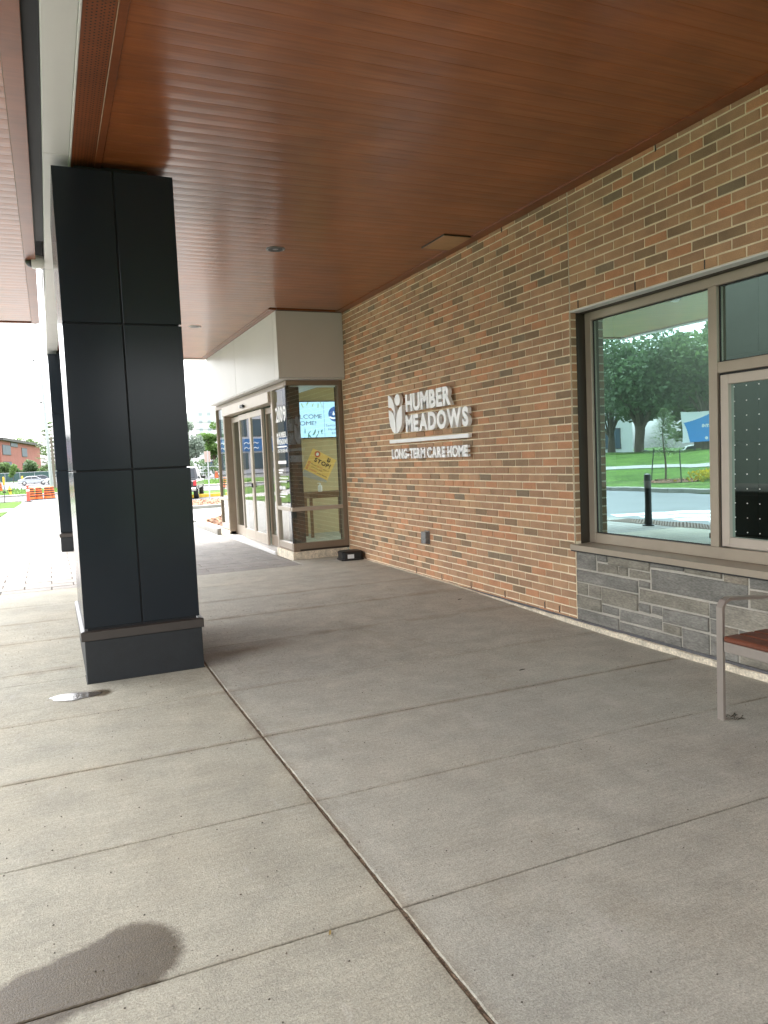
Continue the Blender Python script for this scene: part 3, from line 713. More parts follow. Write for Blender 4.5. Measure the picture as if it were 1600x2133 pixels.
# ------------------------------------------------------------------ STONE BASE UNDER THE WINDOW
sw = thing('stone_base', 'grey ashlar stone base wall below the window', 'wall')
stones = [(5.555, 5.285, .69, .525), (5.27, 5.14, .69, .615), (5.13, 4.64, .69, .60), (5.27, 5.01, .60, .525), (5.0, 4.89, .60, .525), (4.88, 4.64, .59, .525),
          (5.555, 4.775, .515, .405), (4.765, 4.64, .515, .46), (4.63, 4.285, .69, .64), (4.275, 3.935, .69, .635), (3.925, 3.715, .69, .615), (4.63, 3.715, .625, .46),
          (4.765, 4.055, .448, .345), (5.555, 5.405, .395, .29), (5.395, 5.23, .395, .29), (5.22, 4.775, .395, .255), (5.555, 5.23, .28, .17), (5.22, 5.01, .245, .17),
          (4.765, 4.64, .335, .265), (4.63, 4.515, .335, .265), (4.505, 4.055, .335, .225), (5.0, 4.515, .245, .145), (5.555, 5.01, .16, .055), (5.0, 4.32, .135, .055),
          (4.505, 4.32, .215, .145), (4.31, 4.055, .215, .055), (3.705, 3.40, .69, .60), (3.705, 3.55, .59, .465), (3.54, 3.30, .59, .465), (4.045, 3.93, .448, .34), (3.92, 3.45, .455, .31),
          (4.045, 3.935, .33, .225), (4.045, 3.80, .215, .055), (3.79, 3.40, .30, .18), (3.79, 3.36, .17, .055), (3.92, 3.80, .30, .225)]
y = 3.29
srng = random.Random(9)
zr = [(.69, .56), (.55, .45), (.44, .31), (.30, .18), (.17, .055)]
for za, zb in zr:
    y = {.69: 3.39, .55: 3.29, .44: 3.44, .30: 3.39, .17: 3.35}[za]
    while y > 1.2:
        l = srng.uniform(.22, .7); stones.append((y, y - l, za, zb)); y -= l + .01
for (ya, yb, za, zb) in stones:
    mb = MB(); pr = srng.uniform(-.008, .006); j = lambda: srng.uniform(-.004, .004); x = W + pr - .002; c = .006
    a0, a1, b0, b1 = yb + .003, ya - .003, zb + .003, za - .003
    ou = [(a0 + j(), b0 + j()), (a1 + j(), b0 + j()), (a1 + j(), b1 + j()), (a0 + j(), b1 + j())]
    inn = [(q[0] + (c if q[0] < (a0 + a1) / 2 else -c), q[1] + (c if q[1] < (b0 + b1) / 2 else -c)) for q in ou]
    vv = [(x, *q) for q in inn] + [(x + c, *q) for q in ou] + [(x + .05, *q) for q in ou] + [(x - srng.uniform(0, .004), sum(q[0] for q in inn) / 4, sum(q[1] for q in inn) / 4)]
    mb.add(vv, [(12, (i + 1) % 4, i) for i in range(4)] + [(k + i, k + (i + 1) % 4, k + 4 + (i + 1) % 4, k + 4 + i) for k in (0, 4) for i in range(4)])
    mb.build('stone', M['stone%d' % srng.choice((0, 0, 1, 1, 2, 3, 3, 4))], sw)
sm = MB(); sm.box(W + .008, .2, .03, W + .2, YJ, .70); sm.build('mortar_bed', M['mortar_grey'], sw)
sm = MB(); sm.box(W - .001, YJ - .007, .055, W + .01, YJ + .0, .69); sm.build('edge_mortar', M['mortar'], sw)

# ------------------------------------------------------------------ WINDOW
win = thing('window', 'wide taupe framed window with fixed pane, top light and opening sash', 'window')
XF = W + .15
def bar(name, y0, y1, z0, z1, x0=XF, x1=XF + .09, m='frame', par=None, c=.003):
    mb = MB(); mb.cbox(x0, y0, z0, x1, y1, z1, c); return mb.build(name, M[m], win if par is None else par)
WE = 1.05                                                  # right end of the window, beyond the picture
bar('frame', 5.47, 5.548, .745, 2.77); bar('frame', WE, WE + .08, .745, 2.77)
bar('frame', WE + .0805, 5.4695, 2.70, 2.77); bar('frame', WE + .0805, 5.4695, .745, .832)
bar('mullion', 4.09, 4.168, .8325, 2.6995, XF - .004); bar('mullion', 2.55, 2.63, .8325, 2.6995, XF - .004)
bar('transom', 2.6305, 4.0895, 2.083, 2.16, XF - .002)
jl = MB(); jl.box(W + .06, 5.5485, .70, XF + .09, 5.56, 2.785); jl.box(W + .09, WE - .2, 2.7705, XF + .09, 5.5480, 2.785); jl.build('jamb_lining', M['darkmetal'], win)
si = MB(); si.add([(W - .038, y, z) for y in (WE - .1, 5.585) for z in (.688, .735)] + [(XF + .02, y, z) for y in (WE - .1, 5.585) for z in (.70, .744)],
                  [(0, 1, 3, 2), (1, 5, 7, 3), (4, 6, 7, 5), (0, 2, 6, 4), (0, 4, 5, 1), (2, 3, 7, 6)])
si.build('sill', M['frame'], win)
si = MB(); si.box(W - .034, WE - .1, .676, W + .02, 5.58, .6875); si.build('sill_drip', M['gasket'], win)
def pane(y0, y1, z0, z1, x, m='win', par=None):
    mb = MB(); mb.box(x, y0, z0, x + .006, y1, z1)
    o = mb.build('pane', M[m], win if par is None else par); return o
def pane1(name, pts, m, par):
    mb = MB(); mb.add(pts, [(0, 1, 2, 3)]); return mb.build(name, m, par)
XG = 4.45
pane1('pane', [(XG, 4.16, .825), (XG, 4.16, 2.705), (XG, 5.475, 2.705), (XG, 5.475, .825)], M['win'], win)
pane1('pane', [(XG, 2.62, 2.155), (XG, 2.62, 2.705), (XG, 4.095, 2.705), (XG, 4.095, 2.155)], M['win'], win)
pane1('pane', [(XG, WE + .07, .825), (XG, WE + .07, 2.705), (XG, 2.56, 2.705), (XG, 2.56, .825)], M['win'], win)
gk = MB()
for (y0, y1, z0, z1) in ((4.168, 5.47, .832, 2.70), (2.63, 4.09, 2.16, 2.70)):
    gk.box(XG - .006, y0, z0, XG + .002, y0 + .008, z1); gk.box(XG - .006, y1 - .008, z0, XG + .002, y1, z1); gk.box(XG - .006, y0 + .008, z0, XG + .002, y1 - .008, z0 + .008); gk.box(XG - .006, y0 + .008, z1 - .008, XG + .002, y1 - .008, z1)
gk.build('gasket', M['gasket'], win)
# opening sash
sash = MB(); y0, y1, z0, z1 = 2.645, 4.055, .845, 2.065; wd = .068; xs0, xs1 = XF - .012, XF + .05
sash.cbox(xs0, y0, z0, xs1, y0 + wd, z1); sash.cbox(xs0, y1 - wd, z0, xs1, y1, z1); sash.cbox(xs0 + .001, y0 + wd, z1 - wd, xs1, y1 - wd, z1); sash.cbox(xs0 + .001, y0 + wd, z0, xs1, y1 - wd, z0 + wd)
sh = sash.build('sash', M['frame2'], win)
pane1('sash_pane', [(XG - .012, y0 + wd, z0 + wd), (XG - .012, y0 + wd, z1 - wd), (XG - .012, y1 - wd, z1 - wd), (XG - .012, y1 - wd, z0 + wd)], M['win'], sh)
sgk = MB(); sgk.box(XF + .02, 4.056, .834, XF + .09, 4.0895, 2.082); sgk.box(XF + .02, 2.631, 2.066, XF + .09, 4.056, 2.082); sgk.build('sash_gap', M['gasket'], win)
dots = MB()
for i in range(14):
    for j in range(11):
        cy, cz = 3.96 - i * .102, .955 + j * .102
        if cy < 2.73: continue
        dots.lathe([(.0045, XG - .0135), (.004, XG - .0145)], 6, (0, cy, cz), 'x')
stuff(dots.build('bird_dots', M['vinyl'], sh))

# ------------------------------------------------------------------ room behind the window
room = thing('window_room', 'dim room with pale wall seen through the wide window', 'room')
mb = MB(); mb.box(8.2, -3, .05, 8.3, 10.9, 5.6); mb.box(W + .21, 9.6, .05, 8.2, 9.7, 5.6); mb.build('wall', M['int_wall'], room)  # south side left open so daylight enters the room unseen
mb = MB(); mb.box(W + .2, -3, 0, 8.3, 10.9, .05); mb.build('floor', M['int_dark'], room)
mb = MB(); mb.box(W + .2, 2, 3.2, 5.9, 10.9, 3.25); mb.build('ceiling', M['int_ceiling'], room)  # ceiling stops short: unseen opening added to daylight the room
mb = MB(); mb.cbox(5.6, 3.2, .05, 6.4, 8.8, 1.12, .01); mb.cbox(5.5, 3.1, 1.12, 6.5, 8.9, 1.16, .008); mb.build('counter', M['int_dark'], room)

# ------------------------------------------------------------------ CANOPY OVER THE WALK
can = thing('walkway_canopy', 'long canopy with reddish brown wood plank soffit over the walkway', 'canopy')
PITCH = .152
def plank(y0, x0, x1, z, parent, wd=PITCH):
    """soffit board along x; slightly bellied face with bevelled edges"""
    mb = MB(); prof = [(0.0002, .0025), (.0022, .0010), (.022, .0003), (wd * .5, -.0008), (wd - .022, .0003), (wd - .0022, .0010), (wd - .0002, .0025), (wd - .0002, .025), (.0002, .025)]
    n = len(prof); vv = [(x, y0 + p[0], z + p[1]) for x in (x0, x1) for p in prof]
    mb.add(vv, [(i, i + n, (i + 1) % n + n, (i + 1) % n) for i in range(n)] + [tuple(range(n)), tuple(reversed(range(n, 2 * n)))])
    o = mb.build('soffit_plank', M['wood'], parent)
    me = o.data; sm_ = [abs(p.normal.x) < .5 and p.normal.z < -.9 for p in me.polygons]; me.polygons.foreach_set('use_smooth', sm_)
    return o
def plank_mesh(x0, x1): 
    o = plank(0, x0, x1, CZ, can); return o
pa = plank_mesh(.512, 4.15); pb = plank_mesh(.512, 3.10)
y = -5.0; first = {'a': pa, 'b': pb}
while y < 16.45:
    k = 'b' if y + PITCH > 11.06 else 'a'
    if first[k] is not None: first[k].location = (0, y, 0); first[k] = None
    else: link('soffit_plank', (pb if k == 'b' else pa).data, can, (0, y, 0))
    y += PITCH
sb = MB(); sb.box(.30, -5, CZ + .026, W, 16.5, CZ + .05); sb.build('soffit_deck', M['reveal'], can)
tr_ = MB(); tr_.cbox(4.145, -5, CZ - .012, W + .004, 11.09, CZ + .025, .003); tr_.build('wall_trim', M['woodtrim'], can)
tr_ = MB(); tr_.cbox(3.105, 11.06, CZ - .008, 3.155, 16.5, CZ + .02, .003); tr_.cbox(3.158, 11.06, CZ - .014, 3.222, 16.5, CZ + .02, .003); tr_.cbox(3.225, 11.045, CZ - .008, 4.144, 11.095, CZ + .02, .003); tr_.build('bulkhead_trim', M['woodtrim'], can)
tr_ = MB(); tr_.cbox(.458, -5, CZ - .010, .511, 16.5, CZ + .02, .004); tr_.build('edge_trim', M['woodtrim'], can)
tr_ = MB(); tr_.cbox(.301, -5, CZ - .006, .457, 16.5, CZ + .02, .002); tr_.build('vent_strip', M['woodtrim'], can)
pf = MB()
for r_i, xx in enumerate((.322, .345, .366, .388, .402, .424, .440)):
    y = .6 + (r_i % 2) * .014
    while y < 13:
        pf.add([(xx + .0055 * math.cos(2 * PI * k / 6), y + .0055 * math.sin(2 * PI * k / 6), CZ - .0068) for k in range(6)], [(5, 4, 3, 2, 1, 0)]); y += .028
stuff(pf.build('vent_perforations', M['gasket'], can))
tr_ = MB(); tr_.cbox(.3, 16.47, CZ - .02, 3.22, 16.62, CZ + .5, .004); tr_.build('end_fascia', M['white'], can)
ys = [-5, -.8, 2.55, 5.95, 9.35, 12.7, 14.7, 16.62]
for a, b in zip(ys[:-1], ys[1:]):
    mb = MB(); mb.cbox(.112, a + .004, CZ - .006, .284, b - .004, CZ + .55, .004); mb.build('beam_panel', M['white'], can)
mb = MB(); mb.box(.12, -5, CZ + .004, .28, 16.6, CZ + .5); mb.build('beam_core', M['reveal'], can)
mb = MB(); mb.cbox(.2855, -5, CZ - .010, .2995, 16.6, CZ + .05, .003); mb.build('beam_lip', M['white2'], can)
mb = MB(); mb.box(-.02, -5, CZ + .5, W + .2, 11.3, CZ + .7); mb.box(W + .2, 1.8, CZ + .5, W + 1.5, 11.3, CZ + .7); mb.box(.1, 11.3, CZ + .55, 5.6, 16.6, CZ + .7); mb.build('roof', M['reveal'], can)  # roof cut back over the rooms to let daylight in
mb = MB(); mb.box(.028, -5, CZ + .03, .109, 8.35, CZ + .06); mb.build('gutter', M['reveal'], can)

drv = thing('driveway_canopy', 'shorter canopy with wood plank soffit over the drop-off lane edge', 'canopy')
pc = plank(0, -2.12, -.085, CZ, drv); y = -5.0; f = True
while y < 12.6:
    if f: pc.location = (0, y, 0); f = False
    else: link('soffit_plank', pc.data, drv, (0, y, 0))
    y += PITCH
mb = MB(); mb.cbox(-.083, -5, CZ - .006, .026, 12.75, CZ + .02, .003); mb.build('edge_trim', M['woodtrim'], drv)
mb = MB(); mb.cbox(-2.2, 12.69, CZ - .012, -.085, 12.77, CZ + .03, .003); mb.build('edge_trim', M['woodtrim'], drv)
mb = MB(); mb.box(-2.2, -5, CZ + .026, .0, 12.75, CZ + .05); mb.box(-2.2, -5, CZ + .45, .0, 12.75, CZ + .5); mb.build('soffit_deck', M['reveal'], drv)
mb = MB(); mb.cbox(-2.29, -5, CZ - .02, -2.125, 12.79, CZ + .5, .004); mb.cbox(-2.124, 12.78, CZ - .01, .0, 12.80, CZ + .5, .004); mb.cbox(-.01, 8.36, CZ + .025, .025, 12.76, CZ + .5, .003); mb.build('fascia', M['white'], drv)

# downlights
def downlight(x, y, label):
    t = thing('downlight', label, 'ceiling light', (x, y, CZ), 'recessed downlights in the walkway soffit')
    mb = MB(); mb.lathe([(.075, .02), (.10, .0), (.10, -.006), (.088, -.010), (.078, -.006), (.068, .03)], 28); mb.build('trim_ring', M['grey_metal'] if y < 10 else M['white2'], t, True)
    mb = MB(); mb.lathe([(.079, -.0025), (.079, -.0055)], 28); mb.build('baffle', M['lens'], t); mb = MB(); mb.lathe([(.030, -.0056), (.030, -.0064), (.02, -.0074)], 20); mb.build('lens', M['grey_metal'], t)
    return t
downlight(2.34, 7.94, 'round recessed downlight nearer the camera in the wood soffit')
downlight(2.32, 12.68, 'round recessed downlight farther along the soffit near the white bulkhead')
mb = MB(); mb.cbox(3.84, 7.0, CZ - .016, 4.16, 7.48, CZ + .0, .003)
ap = thing('access_panel', 'flat wood coloured access panel in the soffit beside the brick wall', 'access panel')
mb.build('panel', wood_material('access_panel_wood', (.36, .20, .085), (.42, .24, .11), .4), ap)
mb = MB(); mb.box(3.83, 6.985, CZ - .012, 4.17, 7.0, CZ + .002); mb.box(3.83, 7.48, CZ - .012, 4.17, 7.495, CZ + .002); mb.box(3.83, 7.0, CZ - .012, 3.84, 7.48, CZ + .002); mb.build('frame', M['darkmetal'], ap)

# dome camera on the beam
dc = thing('security_camera', 'white wall mounted dome camera with dark lens on the white beam', 'security camera', (.11, 9.0, 3.80))
mb = MB(); mb.lathe([(.062, 0), (.062, -.012), (.068, -.018), (.072, -.10), (.066, -.125), (.05, -.128)], 24, axis='x'); mb.build('housing', M['white2'], dc, True)
mb = MB(); mb.lathe([(.058, -.122)] + [(.058 * math.cos(a), -.124 - .062 * math.sin(a)) for a in (.2, .5, .8, 1.1, 1.35)] + [(.004, -.187)], 24, axis='x'); mb.build('dome', M['black'], dc, True)

# ------------------------------------------------------------------ COLUMNS
def column(x0, y0, label, wdt=.835, zg=.014, D=1.45):
    t = thing('column', label, 'column', (x0, y0, 0), 'dark panel clad columns under the canopy')
    Wd = wdt; zs = [(.425, 1.575), (1.587, 2.642), (2.654, 3.738)]; g = .006
    core = MB(); core.box(.022, .022, .40, Wd - .022, D - .022, 3.725); core.box(.16, .16, 3.7251, Wd - .16, D - .16, CZ + .02); core.build('core', M['reveal'], t)
    def panels(L_, put):
        xm = L_ * .492
        for (za, zb) in zs:
            for (a, b) in ((0, xm - g), (xm + g, L_)): put(a, b, za, zb)
    def pc_(*q):
        mb = MB(); mb.cbox(*q, .002); mb.build('cladding_panel', M['panel'], t)
    panels(Wd, lambda a, b, za, zb: (pc_(a, 0, za, b, .018, zb), pc_(a, D - .018, za, b, D, zb)))
    panels(D, lambda a, b, za, zb: (pc_(0, max(a, .0185), za, .018, min(b, D - .0185), zb), pc_(Wd - .018, max(a, .0185), za, Wd, min(b, D - .0185), zb)))
    mb = MB(); mb.cbox(-.028, -.022, .335, Wd + .028, D + .022, .402, .003)
    lz = [(-.028, -.022), (Wd + .028, -.022), (Wd + .028, D + .022), (-.028, D + .022)]; iz = [(-.002, .0), (Wd + .002, .0), (Wd + .002, D), (-.002, D)]
    mb.build('ledge', M['ledge'], t)
    mb = MB(); vv = [(p[0], p[1], .4025) for p in lz] + [(p[0], p[1], .409) for p in iz]
    mb.add(vv, [(i, (i + 1) % 4, 4 + (i + 1) % 4, 4 + i) for i in range(4)]); mb.build('ledge_cap', M['ledge'], t)
    mb = MB(); mb.cbox(-.006, -.008, -.05, Wd + .012, D + .01, .334, .004); mb.build('base', M['colbase'], t)
    mb = MB(); mb.box(-.011, -.013, zg - .004, Wd + .017, D + .015, zg + .006); mb.build('base_sealant', M['gasket'], t)
    return t
column(.160, 5.975, 'thick dark navy panelled column standing nearest the camera')
column(.125, 15.5, 'dark panelled column farther along the walk, partly hidden by the near one', zg=.063, D=1.1)
column(.175, -4.2, 'dark panelled column behind the viewer at the near end of the canopy')

# ------------------------------------------------------------------ VESTIBULE
ves = thing('entrance_vestibule', 'glazed entrance vestibule with sliding doors below a white bulkhead', 'vestibule')
def vb(name, x0, y0, z0, x1, y1, z1, m, c=.003, par=None):
    mb = MB(); mb.cbox(x0, y0, z0, x1, y1, z1, c); return mb.build(name, M[m] if isinstance(m, str) else m, ves if par is None else par)
vb('bulkhead_panel', 3.222, 11.105, 2.825, W - .003, 11.125, CZ - .012, 'white')
vb('corner_trim', 3.218, 11.10, 2.82, 3.2215, 11.285, CZ - .012, 'white2')
for a, b in ((11.296, 13.892), (13.908, 16.55)): vb('bulkhead_panel', 3.218, a, 2.825, 3.238, b, CZ - .012, 'white')
vb('bulkhead_panel', 3.239, 16.53, 2.825, W + 1, 16.55, CZ - .012, 'white')
vb('bulkhead_core', 3.245, 11.13, 2.83, 3.345, 16.52, CZ + .5, 'reveal'); vb('bulkhead_core', 3.3455, 11.13, 2.83, W, 11.23, CZ + .5, 'reveal'); vb('bulkhead_core', 3.3455, 16.42, 3.12, W + 4.6, 16.52, CZ + .5, 'reveal')
vb('bulkhead_soffit', 3.226, 11.13, 2.806, W, 16.54, 2.823, 'white2')
XV, YS = 3.36, 11.25
# concrete upstand, sub sill
for a, b in ((YS, 12.13), (15.72, 16.57)):
    vb('base_kerb', XV - .025, a - .02, .04, XV + .12, b, .185, 'plinth', .008)
    vb('sub_sill', XV - .006, a, .1855, XV + .1, b, .215, 'bronze')
vb('base_kerb', XV + .1205, YS - .02, .04, W - .04, YS + .1, .185, 'plinth', .008); vb('sub_sill', XV + .1005, YS + .004, .1855, W, YS + .1, .215, 'darkmetal')
# side frames (faces the viewer)
vb('head', XV + .0, YS, 2.725, W, YS + .10, 2.800, 'bronze')
vb('jamb', W - .078, YS + .002, .2155, W - .002, YS + .1, 2.7245, 'bronze')
vb('mid_rail', XV + .0, YS - .006, .808, W - .0785, YS + .08, .868, 'alu'); vb('bottom_rail', XV, YS + .001, .2155, W - .0785, YS + .09, .312, 'bronze')
pane1('side_pane', [(XV + .012, YS + .03, .868), (W - .0785, YS + .03, .868), (W - .0785, YS + .03, 2.725), (XV + .012, YS + .03, 2.725)], M['vglass'], ves)
pane1('side_pane', [(XV + .012, YS + .03, .312), (W - .0785, YS + .03, .312), (W - .0785, YS + .03, .808), (XV + .012, YS + .03, .808)], M['vglass'], ves)
vb('corner_post', XV + .004, YS + .031, .312, XV + .055, YS + .075, 2.725, 'gasket')
# front frames
vb('head', XV - .002, YS + .1005, 2.715, XV + .1, 16.57, 2.800, 'bronze')
for a, b, pa_, pb_ in ((YS + .09, 12.03, YS + .02, 12.03), (15.80, 16.52, 15.80, 16.52)):
    vb('mid_rail', XV - .004, a, .808, XV + .08, b, .868, 'alu'); vb('bottom_rail', XV, a, .2155, XV + .09, b, .312, 'alu')
    pane1('front_pane', [(XV + .03, pb_, .868), (XV + .03, pa_, .868), (XV + .03, pa_, 2.715), (XV + .03, pb_, 2.715)], M['vglass'], ves)
    pane1('front_pane', [(XV + .03, pb_, .312), (XV + .03, pa_, .312), (XV + .03, pa_, .808), (XV + .03, pb_, .808)], M['vglass'], ves)
vb('door_jamb', XV - .008, 12.035, .05, XV + .17, 12.12, 2.714, 'alu'); vb('end_jamb', XV - .002, 16.5205, .2155, XV + .1, 16.57, 2.714, 'bronze')
vb('door_post', XV - .004, 15.70, .05, XV + .19, 15.795, 2.714, 'bronze'); vb('post_edge', XV - .012, 15.745, .05, XV - .0045, 15.797, 2.714, 'alu')
vb('door_header', XV - .05, 12.125, 2.535, XV + .16, 15.695, 2.712, 'alu', .006); vb('threshold', XV - .06, 12.14, .03, XV + .20, 15.69, .115, 'white2', .006)
# motion sensor
sn = MB(); sn.cbox(XV - .095, 13.72, 2.575, XV - .0505, 13.98, 2.635, .018); sn.build('motion_sensor', M['black'], ves)
sn = MB(); sn.cbox(XV - .10, 13.90, 2.58, XV - .0955, 13.99, 2.63, .002); sn.build('sensor_cover', M['white2'], ves)
def door(y0, y1, x, m='alu', top=2.50, name='door_leaf', z0=.125):
    w_ = .055; mb = MB(); mb.cbox(x, y0, z0, x + .045, y0 + w_, top); mb.cbox(x, y1 - w_, z0, x + .045, y1, top); mb.cbox(x + .001, y0 + w_, top - .10, x + .044, y1 - w_, top); mb.cbox(x + .001, y0 + w_, z0, x + .044, y1 - w_, z0 + .19)
    d = mb.build(name, M[m], ves)
    pane1('door_pane', [(x + .02, y1 - w_, z0 + .19), (x + .02, y0 + w_, z0 + .19), (x + .02, y0 + w_, top - .10), (x + .02, y1 - w_, top - .10)], M['vglass'], d)
    return d
d1 = door(13.05, 13.92, XV + .075); d2 = door(13.93, 14.80, XV + .075)
door(12.125, 13.03, XV + .135, 'bronze', name='side_screen'); door(14.82, 15.695, XV + .135, 'alu', name='side_screen')
mb = MB(); mb.cbox(XV + .05, 13.90, 1.12, XV + .0745, 13.945, 1.20, .004); mb.build('door_lock', M['black'], d1)
# vinyl lettering on the corner pane (reads from the walk)
EX, EY = (0, -1, 0), (0, 0, 1); xv = XV + .027
flat_text('house_number', '2109', .58, .235, (xv, 11.99, 2.20), EX, EY, M['vinyl'], ves, .03, gap=.06)
flat_text('vinyl_lettering', 'HUMBER', .40, .085, (xv, 11.86, 1.955), EX, EY, M['vinyl'], ves, .03)
flat_text('vinyl_lettering', 'MEADOWS', .47, .085, (xv, 11.86, 1.845), EX, EY, M['vinyl'], ves, .03)
flat_text('vinyl_lettering', 'LONG-TERM CARE HOME', .55, .055, (xv, 11.97, 1.72), EX, EY, M['vinyl'], ves, .02)
vl = MB()
def strip(ya, yb, z, h): vl.add([(xv, ya, z), (xv, yb, z), (xv, yb, z + h), (xv, ya, z + h)], [(0, 1, 2, 3)])
strip(11.98, 11.45, 1.80, .022)
for (z, l, h) in ((1.54, .45, .05), (1.43, .28, .022), (1.39, .22, .022), (1.31, .5, .014), (1.25, .42, .014), (1.05, .42, .018), (1.01, .30, .018)): strip(11.97, 11.97 - l, z, h)
for k in range(4):
    c = 11.93 - k * .085; rg = [(xv, c - .033 * math.cos(2 * PI * i / 14), 1.16 + .033 * math.sin(2 * PI * i / 14)) for i in range(14)]; vl.add(rg, [tuple(range(14))])
vl.build('vinyl_symbols', M['vinyl'], ves)
TU = [[(0, .69), (.20, .67), (.36, .58), (.47, .40), (.475, .58), (.43, .73), (.31, .89), (.14, .985), (0, 1)],
      [(.47, 0), (.475, .29), (.39, .46), (.22, .575), (0, .62), (.015, .40), (.09, .20), (.24, .06), (.36, .01)],
      [(.53, 0), (.66, .015), (.80, .08), (.92, .20), (.985, .40), (1, .70), (.80, .645), (.63, .52), (.545, .31)],
      [(.68 + .20 * math.cos(2 * PI * i / 22), .845 + .145 * math.sin(2 * PI * i / 22)) for i in range(22)]]
def tulip(O, w_, h_, dep, ex, ey):
    ex, ey, O = Vector(ex), Vector(ey), Vector(O); ez = ex.cross(ey); res = []
    for sh_ in TU:
        pts = [O + ex * (p[0] * w_) + ey * (p[1] * h_) for p in sh_]; n = len(pts); mb = MB()
        if dep: mb.add(pts + [p - ez * dep for p in pts], [tuple(range(n)), tuple(reversed(range(n, 2 * n)))] + [((i + 1) % n, i, n + i, n + (i + 1) % n) for i in range(n)])
        else: mb.add(pts, [tuple(range(n))])
        res.append(mb)
    return res
for q in tulip((xv, 11.98, 1.845), .10, .19, 0, EX, EY): q.build('vinyl_tulip', M['vinyl'], ves)

# interior of the vestibule and lobby
lob = thing('lobby_interior', 'cream walled lobby seen through the vestibule glass', 'room')
mb = MB(); mb.box(XV + .2, YS + .1, .0, 9, 16.5, .066); mb.build('floor', M['int_floor'], lob)
mb = MB(); mb.box(XV + .12, YS + .1, 3.05, 6.1, 16.4, 3.10); mb.build('ceiling', M['int_ceiling'], lob)  # ceiling cut short, an unseen skylight gap added for daylight
mb = MB(); mb.box(4.3, 15.0, .067, 8.9, 15.08, 3.049); mb.box(W + .21, YS + .05, .067, 8.9, YS + .099, 3.049); mb.build('wall', M['cream'], lob)
mb = MB(); mb.box(3.50, 12.3, .067, 3.895, 12.36, 2.8); mb.box(4.54, 12.3, .067, 5.1, 12.36, 2.8); mb.build('inner_pier', M['int_dark'], lob)
mb = MB(); mb.box(8.9, 11.3, .067, 9, 16.5, .9); mb.box(8.9, 11.3, 2.7, 9, 16.5, 3.05); mb.build('daylight_opening_wall', M['cream'], lob)  # unseen wall, its open band added to let daylight into the lobby
mb = MB(); mb.box(3.52, 16.32, .067, 8.9, 16.38, 3.05); mb.build('end_wall', M['int_wall'], lob); mb = MB(); mb.box(3.6, 12.4, .0665, 8, 14.9, .070); mb.build('mat_ribs', M['int_floor'], lob)
# screen
tv = thing('welcome_screen', 'pale blue wall screen with welcome message behind the vestibule glass', 'screen')
mb = MB(); mb.cbox(4.36, 14.955, 2.015, 5.86, 14.998, 2.775, .006); mb.build('bezel', M['black'], tv)
mb = MB(); mb.add([(4.38, 14.953, 2.035), (5.84, 14.953, 2.035), (5.84, 14.953, 2.755), (4.38, 14.953, 2.755)], [(0, 1, 2, 3)]); mb.build('display', emit('screen_blue', (.42, .72, .98), .22), tv)
TX, TY = (1, 0, 0), (0, 0, 1); inkd = emit('screen_ink', (.03, .08, .16), .1)
flat_text('screen_text', 'WELCOME', .72, .082, (4.488, 14.951, 2.42), TX, TY, inkd, tv, 0.0)
flat_text('screen_text', 'HOME!', .46, .082, (4.615, 14.951, 2.285), TX, TY, inkd, tv, 0.0)
flat_text('screen_text', 'Sanitize your', .40, .05, (5.284, 14.951, 2.25), TX, TY, inkd, tv, 0.0, space=.25)
flat_text('screen_text', 'Hands at', .28, .05, (5.33, 14.951, 2.17), TX, TY, inkd, tv, 0.0, space=.25)
flat_text('screen_text', 'Entry', .18, .05, (5.405, 14.951, 2.09), TX, TY, inkd, tv, 0.0)
mb = MB(); mb.add([(5.25 - .003, 14.951, 2.04), (5.25 + .003, 14.951, 2.04), (5.25 + .003, 14.951, 2.75), (5.25 - .003, 14.951, 2.75)], [(0, 1, 2, 3)]); mb.build('screen_divider', inkd, tv)
mb = MB(); mb.add([(5.50 + .155 * math.cos(2 * PI * i / 32), 14.950, 2.50 + .155 * math.sin(2 * PI * i / 32)) for i in range(32)], [tuple(range(32))]); mb.build('screen_roundel', emit('screen_navy', (.01, .10, .34), .2), tv)
mb = MB(); dr = [(5.46 + .025 * math.cos(a), 2.50 + .025 * math.sin(a)) for a in [PI + i * PI / 8 for i in range(9)]] + [(5.46, 2.57)]
mb.add([(p[0], 14.948, p[1]) for p in dr], [tuple(range(len(dr)))])
mb.add([(p[0], 14.948, p[1]) for p in ((5.36, 2.43), (5.42, 2.40), (5.55, 2.41), (5.62, 2.45), (5.55, 2.44), (5.44, 2.43), (5.37, 2.46))], [(0, 1, 2, 3, 4, 5, 6)])
mb.build('screen_hand', emit('screen_white', (.8, .9, 1), .22), tv)
lv = MB(); lr = random.Random(2)
for k in range(30):
    topk = k % 2; x = lr.uniform(4.45, 5.22); z = (2.755 - lr.uniform(.01, .09)) if topk else (2.035 + lr.uniform(.01, .14)); a = lr.uniform(.6, 2.5) + (PI if topk else 0); l, w_ = lr.uniform(.03, .06), lr.uniform(.008, .015)
    c, s = math.cos(a), math.sin(a); pts = []
    for i in range(8):
        t = 2 * PI * i / 8; u, v = l * math.cos(t), w_ * math.sin(t); pts.append((x + c * u - s * v, 14.9515, min(2.754, max(2.036, z + s * u + c * v))))
    lv.add(pts, [tuple(range(8))], k % 2)
lv.build('screen_leaves', [emit('screen_leaf', (.05, .22, .20), .15), emit('screen_leaf_light', (.30, .50, .28), .2)], tv)
